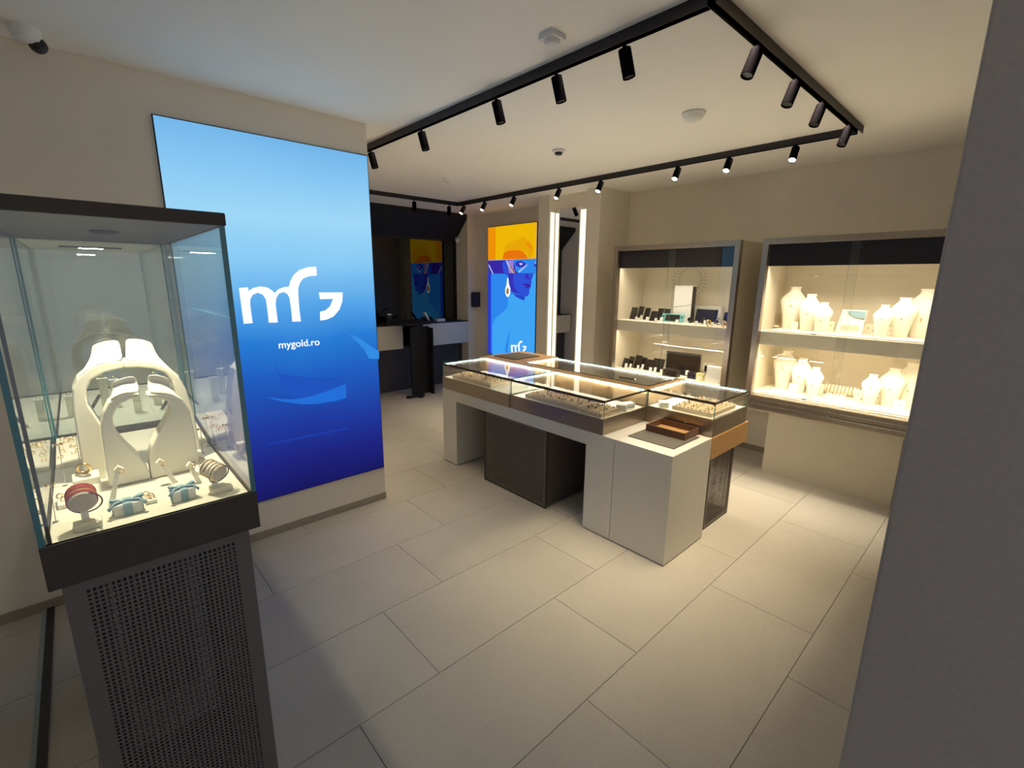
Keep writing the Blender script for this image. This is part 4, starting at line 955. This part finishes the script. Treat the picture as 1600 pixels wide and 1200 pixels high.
showcase_spot((.075, 1.50, ZC0-.004), 17.0, 125)

ZK = 1.285
def S(pts, Y, zoom=3.3333, ox=0, oy=500): return [(lambda p: (p[0], p[1], max(p[2], ZK)))(ony(ox+a/zoom, oy+b/zoom, Y)) for a, b in pts]
def necklace_arch(label, Y, depth, halves, collars):
    P0 = S(halves[0], Y); cx = sum(p[0] for p in P0)/len(P0)
    r = thing('necklace_arch', label, 'necklace display', (cx, Y+depth/2, ZK), 0, 'cream arch displays in the glass showcase')
    for h in halves: part('arch_half', MB().prism(S(h, Y), (0, depth, 0)), 'display_leather', r, bevel=.004)
    for rows, ys in collars:
        b = MB(); b.grid([S(row, Y+dy) for row, dy in zip(rows, ys)])
        o = part('collar', b, 'display_leather', r, smooth=True)
        m = o.modifiers.new('solid', 'SOLIDIFY'); m.thickness = .005; m.offset = 0
        m2 = o.modifiers.new('sub', 'SUBSURF'); m2.levels = 2; m2.render_levels = 2
    return r
necklace_arch('large cream arch necklace display at the back of the glass showcase', 1.56, .07,
    [[(375, 360), (380, 470), (400, 600), (425, 740), (440, 850), (560, 842), (548, 680), (525, 545), (490, 490), (458, 440), (450, 395), (453, 360), (475, 312), (540, 275), (620, 255), (645, 251), (645, 214), (560, 216), (470, 246), (400, 305)],
     [(647, 251), (720, 247), (800, 255), (860, 275), (893, 312), (925, 400), (955, 520), (975, 640), (985, 790), (1062, 788), (1040, 640), (1012, 490), (972, 365), (930, 290), (850, 236), (750, 213), (647, 213)]],
    [([[(376, 352), (400, 302), (470, 246), (560, 217), (640, 215)], [(440, 262), (466, 218), (508, 188), (570, 172), (638, 178)], [(478, 190), (492, 168), (520, 156), (570, 146), (630, 150)], [(472, 142), (492, 126), (528, 113), (575, 104), (622, 102)]], (.0, .02, .035, .03)),
     ([[(650, 215), (740, 213), (850, 236), (930, 290), (970, 360)], [(650, 178), (720, 172), (790, 186), (850, 222), (905, 275)], [(655, 150), (710, 146), (765, 156), (800, 172), (815, 195)], [(645, 98), (690, 96), (735, 99), (770, 108), (798, 122)]], (.0, .02, .035, .03))])
necklace_arch('small cream arch necklace display with teardrop opening in the glass showcase', 1.47, .055,
    [[(570, 872), (552, 740), (532, 610), (528, 545), (540, 482), (565, 432), (605, 396), (660, 380), (728, 380), (727, 404), (680, 412), (640, 430), (606, 465), (588, 505), (591, 550), (615, 600), (665, 655), (720, 705), (756, 745), (778, 790), (788, 832)],
     [(1045, 800), (1030, 680), (1008, 560), (988, 470), (958, 426), (915, 396), (860, 382), (770, 386), (772, 404), (830, 408), (875, 425), (893, 450), (882, 490), (852, 545), (818, 600), (790, 660), (778, 715), (782, 770), (792, 829), (920, 815)]],
    [([[(562, 432), (605, 396), (660, 380), (728, 380)], [(585, 372), (625, 350), (670, 342), (725, 348)], [(588, 342), (628, 326), (668, 316), (712, 312)], [(580, 326), (618, 308), (660, 296), (700, 290)]], (0, .015, .022, .016)),
     ([[(768, 386), (860, 382), (915, 396), (980, 440)], [(766, 345), (815, 340), (862, 352), (915, 385)], [(768, 312), (806, 308), (850, 320), (882, 345)], [(770, 286), (808, 282), (850, 292), (886, 304)]], (0, .015, .022, .016))])

def bracelet_roll(c, Y, rad, length, label, cols, yaw, bang, grp='bracelet rolls in the glass showcase'):
    p = Vector(ony(c[0], c[1], Y)); d = Vector((math.sin(yaw), math.cos(yaw), .22)).normalized(); e = p+d*length
    r = thing('bracelet_roll', label, 'bracelet roll', (p.x, p.y, ZK), 0, grp)
    part('roll', MB().cyl(p, e, rad, n=28), 'display_leather', r, smooth=True)
    part('end_cap', MB().cyl(p-d*.002, p, rad*.96, n=28), 'cushion_beige', r, smooth=True)
    m = p+d*length*.5
    part('post', MB().box(m.x-.006, m.x+.006, m.y-.006, m.y+.006, ZK+.012, m.z), 'display_leather', r)
    part('foot', MB().box(p.x-.022, p.x+.024, p.y-.004, p.y+.035, ZK, ZK+.013), 'display_leather', r, bevel=.002)
    for i, cm in enumerate(cols):
        q = p+d*length*(.12+.76*i/max(1, len(cols)-1)); part('bracelet', MB().torus(q, rad+.0012, .0016, d, 28, 6), cm, r, smooth=True)
    q = p+d*length*.2+Vector((.004, 0, -.007)); part('bangle', MB().torus(q, rad+.004, .0016, (d+Vector((.1, 0, .2))).normalized(), 28, 6), bang, r, smooth=True)
bracelet_roll((129, 785), 1.245, .0225, .040, 'cream roll wound with red cord bracelets at the left of the showcase front', ['red_cord', 'red_cord', 'gold', 'red_cord', 'red_cord', 'red_cord'], -.05, 'brown_cord')
bracelet_roll((343, 739), 1.262, .0195, .042, 'cream roll with gold bracelets at the right of the showcase front', ['gold', 'cushion_beige', 'gold', 'gold'], -.5, 'brown_cord')
gift_box(.021, 1.287, ZK, .050, .036, .026, -.03, 'white gift box with loose blue ribbon beside the red bracelet roll')
gift_box(.123, 1.285, ZK, .044, .034, .027, .10, 'pale gift box tied with blue bow near the gold bracelet roll')
def ring_finger(base, top, Y, label):
    b = Vector(ony(base[0], base[1], Y)); b.z = ZK; t_ = Vector(ony(top[0], top[1], Y+.01))
    r = thing('ring_finger', label, 'ring stand', (b.x, b.y, ZK), 0, 'slim cream ring stands in the showcase')
    d = (t_-b)
    part('bar', MB().prism([b+Vector((-.006, 0, 0)), b+Vector((.006, 0, 0)), t_+Vector((.004, 0, 0)), t_+Vector((-.004, 0, 0))], (0, .004, 0)), 'display_leather', r, bevel=.001)
    part('head', MB().prism([t_+Vector((-.009, -.003, -.003)), t_+Vector((0, -.003, .006)), t_+Vector((.010, -.003, -.004)), t_+Vector((.005, -.003, -.006)), t_+Vector((0, -.003, -.001)), t_+Vector((-.006, -.003, -.008))], (0, .014, 0)), 'display_leather', r, bevel=.001)
    part('ring', MB().torus(t_+Vector((.004, -.003, -.006)), .006, .0012, (.4, 1, .2), 16, 5), 'gold', r, smooth=True)
ring_finger((174, 788), (185, 732), 1.35, 'slim cream ring stand behind the left gift box')
ring_finger((274, 752), (250, 721), 1.40, 'slim cream ring stand in the middle before the small arch')
ring_finger((312, 757), (297, 726), 1.36, 'slim cream ring stand behind the blue tied gift box')
def wedge(x0, x1, y0, y1, h0, h1, label, jewels, seed, name='wedge_cushion', m='display_leather'):
    rnd = random.Random(seed)
    r = thing(name, label, 'cushion', ((x0+x1)/2, (y0+y1)/2, ZK), 0, 'cream wedge cushions in the showcase')
    part('pad', MB().prism([(x0, y0, ZK), (x0, y1, ZK), (x0, y1, ZK+h1), (x0, y0, ZK+h0)], (x1-x0, 0, 0)), m, r, bevel=.002)
    b = MB()
    for i in range(jewels):
        u, v = rnd.uniform(.1, .9), rnd.uniform(.15, .9); b.torus((x0+(x1-x0)*u, y0+(y1-y0)*v, ZK+h0+(h1-h0)*v+.004), .0055, .0012, (rnd.uniform(-.5, .5), 1, .3), 10, 5)
    part('jewels', b, 'gold', r, kind='stuff')
wedge(-.104, -.005, 1.72, 1.94, .012, .03, 'broad cream wedge cushion of earrings at the back left of the showcase', 26, 5)
wedge(.16, .245, 1.70, 1.94, .012, .04, 'broad cream wedge cushion of earrings at the back right of the showcase', 22, 6)
wedge(-.096, -.062, 1.40, 1.46, .010, .024, 'small cream wedge cushion by the left glass of the showcase', 3, 7)
wedge(-.070, -.018, 1.53, 1.55, .016, .030, 'cream wedge block carrying a gold bangle left of the large arch', 0+1, 8)
wedge(.162, .205, 1.42, 1.55, .010, .03, 'stepped cream wedge cushion right of the arches', 8, 9)
wedge(.052, .075, 1.30, 1.34, .008, .014, 'small cream wedge with gold earrings between the gift boxes', 4, 10)
r = solo('gold_bangle', MB().torus((-.045, 1.541, ZK+.042), .013, .003, (.4, 1, .3), 24, 8), 'gold', 'thick gold bangle resting on the cream wedge block', 'bangle', (-.045, 1.541, ZK+.03), smooth=True)
for i, (x, y, h, lab) in enumerate(((-.098, 1.33, .085, 'tall thin earring pin nearest the left glass of the showcase'), (-.085, 1.56, .11, 'tall thin earring pin left of the wedge block'), (-.055, 1.66, .10, 'tall thin earring pin before the back left cushion'), (-.02, 1.68, .075, 'short thin earring pin beside the large arch'), (.215, 1.60, .075, 'thin earring pin before the back right cushion'), (.240, 1.66, .09, 'thin earring pin by the right glass of the showcase'))):
    r = thing('earring_pin', lab, 'earring stand', (x, y, ZK), 0, 'thin earring pins in the showcase')
    part('rod', MB().cyl((x, y, ZK), (x+.004, y, ZK+h), .0009, n=6), 'silver', r)
    part('foot', MB().lathe([(.006, 0), (.006, .0015), (.001, .003)], (x, y, ZK), 10), 'silver', r)
    part('earring', MB().sphere((x-.002, y, ZK+h), .0035, 8).sphere((x+.008, y, ZK+h), .0035, 8).cyl((x-.002, y, ZK+h), (x+.008, y, ZK+h), .001, n=6), 'gold', r, smooth=True)


# second, plainer showcase right behind the first
D2 = .865
q_ = thing('glass_showcase', 'second glass showcase standing close behind the front showcase', 'showcase', (.07, 2.46, 0))
part('pedestal', MB().box(-.05, .18, 2.30, 2.80, 0, ZR0), 'bronze_metal', q_, bevel=.002)
part('rim', MB().box(SX0, SX1, SY0+D2, SY0+D2+.012, ZR0, ZR1).box(SX0, SX1, SY1+D2-.012, SY1+D2, ZR0, ZR1).box(SX0, SX0+.012, SY0+D2+.012, SY1+D2-.012, ZR0, ZR1).box(SX1-.012, SX1, SY0+D2+.012, SY1+D2-.012, ZR0, ZR1), 'bronze_metal', q_, bevel=.0015)
part('deck', MB().box(SX0+.013, SX1-.013, SY0+D2+.013, SY1+D2-.013, ZR0, 1.2845), 'deck_white', q_, bevel=.002)
part('front_pane', pane(SX0+.002, SX1-.002, SY0+D2+.002, SY0+D2+.010, ZR1, ZC0), ['clear_glass', 'glass_edge'], q_)
part('back_pane', pane(SX0+.010, SX1-.010, SY1+D2-.010, SY1+D2-.002, ZR1, ZC0), ['clear_glass', 'glass_edge'], q_)
part('side_pane', pane(SX0+.002, SX0+.010, SY0+D2+.0105, SY1+D2-.002, ZR1, ZC0), ['clear_glass', 'glass_edge'], q_)
part('side_pane', pane(SX1-.010, SX1-.002, SY0+D2+.0105, SY1+D2-.002, ZR1, ZC0), ['clear_glass', 'glass_edge'], q_)
part('canopy', MB().box(SX0-.002, SX1+.002, SY0+D2-.002, SY1+D2+.002, ZC0+.003, ZC1), 'bronze_metal', q_, bevel=.002)
part('canopy_lining', MB().box(SX0+.012, SX1-.012, SY0+D2+.012, SY1+D2-.012, ZC0-.001, ZC0+.003), 'cream_laminate', q_)
lp = part('lamp', MB().box(.035, .105, 2.44, 2.50, ZC0-.006, ZC0-.001), 'case_lamp', q_, label='bright square lamp')
part('lamp_trim', MB().box(-.02, .16, 2.425, 2.430, ZC0-.006, ZC0-.001), 'device_black', q_)
l = bpy.data.lights.new('showcase_lamp', 'SPOT'); l.energy = 8; l.color = (1.0, .93, .76); l.spot_size = math.radians(130); l.spot_blend = .5; l.shadow_soft_size = .02
o = bpy.data.objects.new('showcase_lamp', l); COL.objects.link(o); o.parent = q_; o.location = (0, .01, ZC0-.012)
for i, (x, y, w_, h, lab) in enumerate(((-.07, 2.36, .022, .075, 'short white display pillar at the left of the rear showcase'), (.03, 2.32, .026, .135, 'tallest white display pillar in the rear showcase'), (.065, 2.42, .024, .11, 'white display pillar behind the tallest one in the rear showcase'), (.12, 2.28, .024, .10, 'white display pillar seen through the arch opening'), (.19, 2.36, .026, .12, 'white display pillar at the right of the rear showcase'))):
    r = thing('display_pillar', lab, 'display pillar', (x, y, ZK), 0, 'white display pillars in the rear showcase')
    part('shaft', MB().box(x-w_/2, x+w_/2, y-w_/2, y+w_/2, ZK, ZK+h), 'display_leather', r, bevel=.001)
    part('cap', MB().box(x-w_/2-.003, x+w_/2+.003, y-w_/2-.003, y+w_/2+.003, ZK+h, ZK+h+.004), 'paper_white', r, bevel=.001)
    part('ring', MB().torus((x, y, ZK+h+.009), .006, .0012, (.3, 1, 0), 14, 5), 'gold', r, smooth=True)
for i, (x, y, lab) in enumerate(((-.01, 2.26, 'dark sloping strap display left in the rear showcase'), (.215, 2.24, 'dark sloping strap display right in the rear showcase'))):
    r = thing('strap_display', lab, 'strap display', (x, y, ZK), 0, 'dark sloping strap displays')
    part('strap', MB().prism([(x-.03, y, ZK+.004), (x-.022, y, ZK), (x+.030, y, ZK+.085), (x+.022, y, ZK+.090)], (0, .014, 0)), 'device_black', r, bevel=.001)
    part('foot', MB().box(x-.035, x+.01, y-.004, y+.018, ZK, ZK+.004), 'display_leather', r)
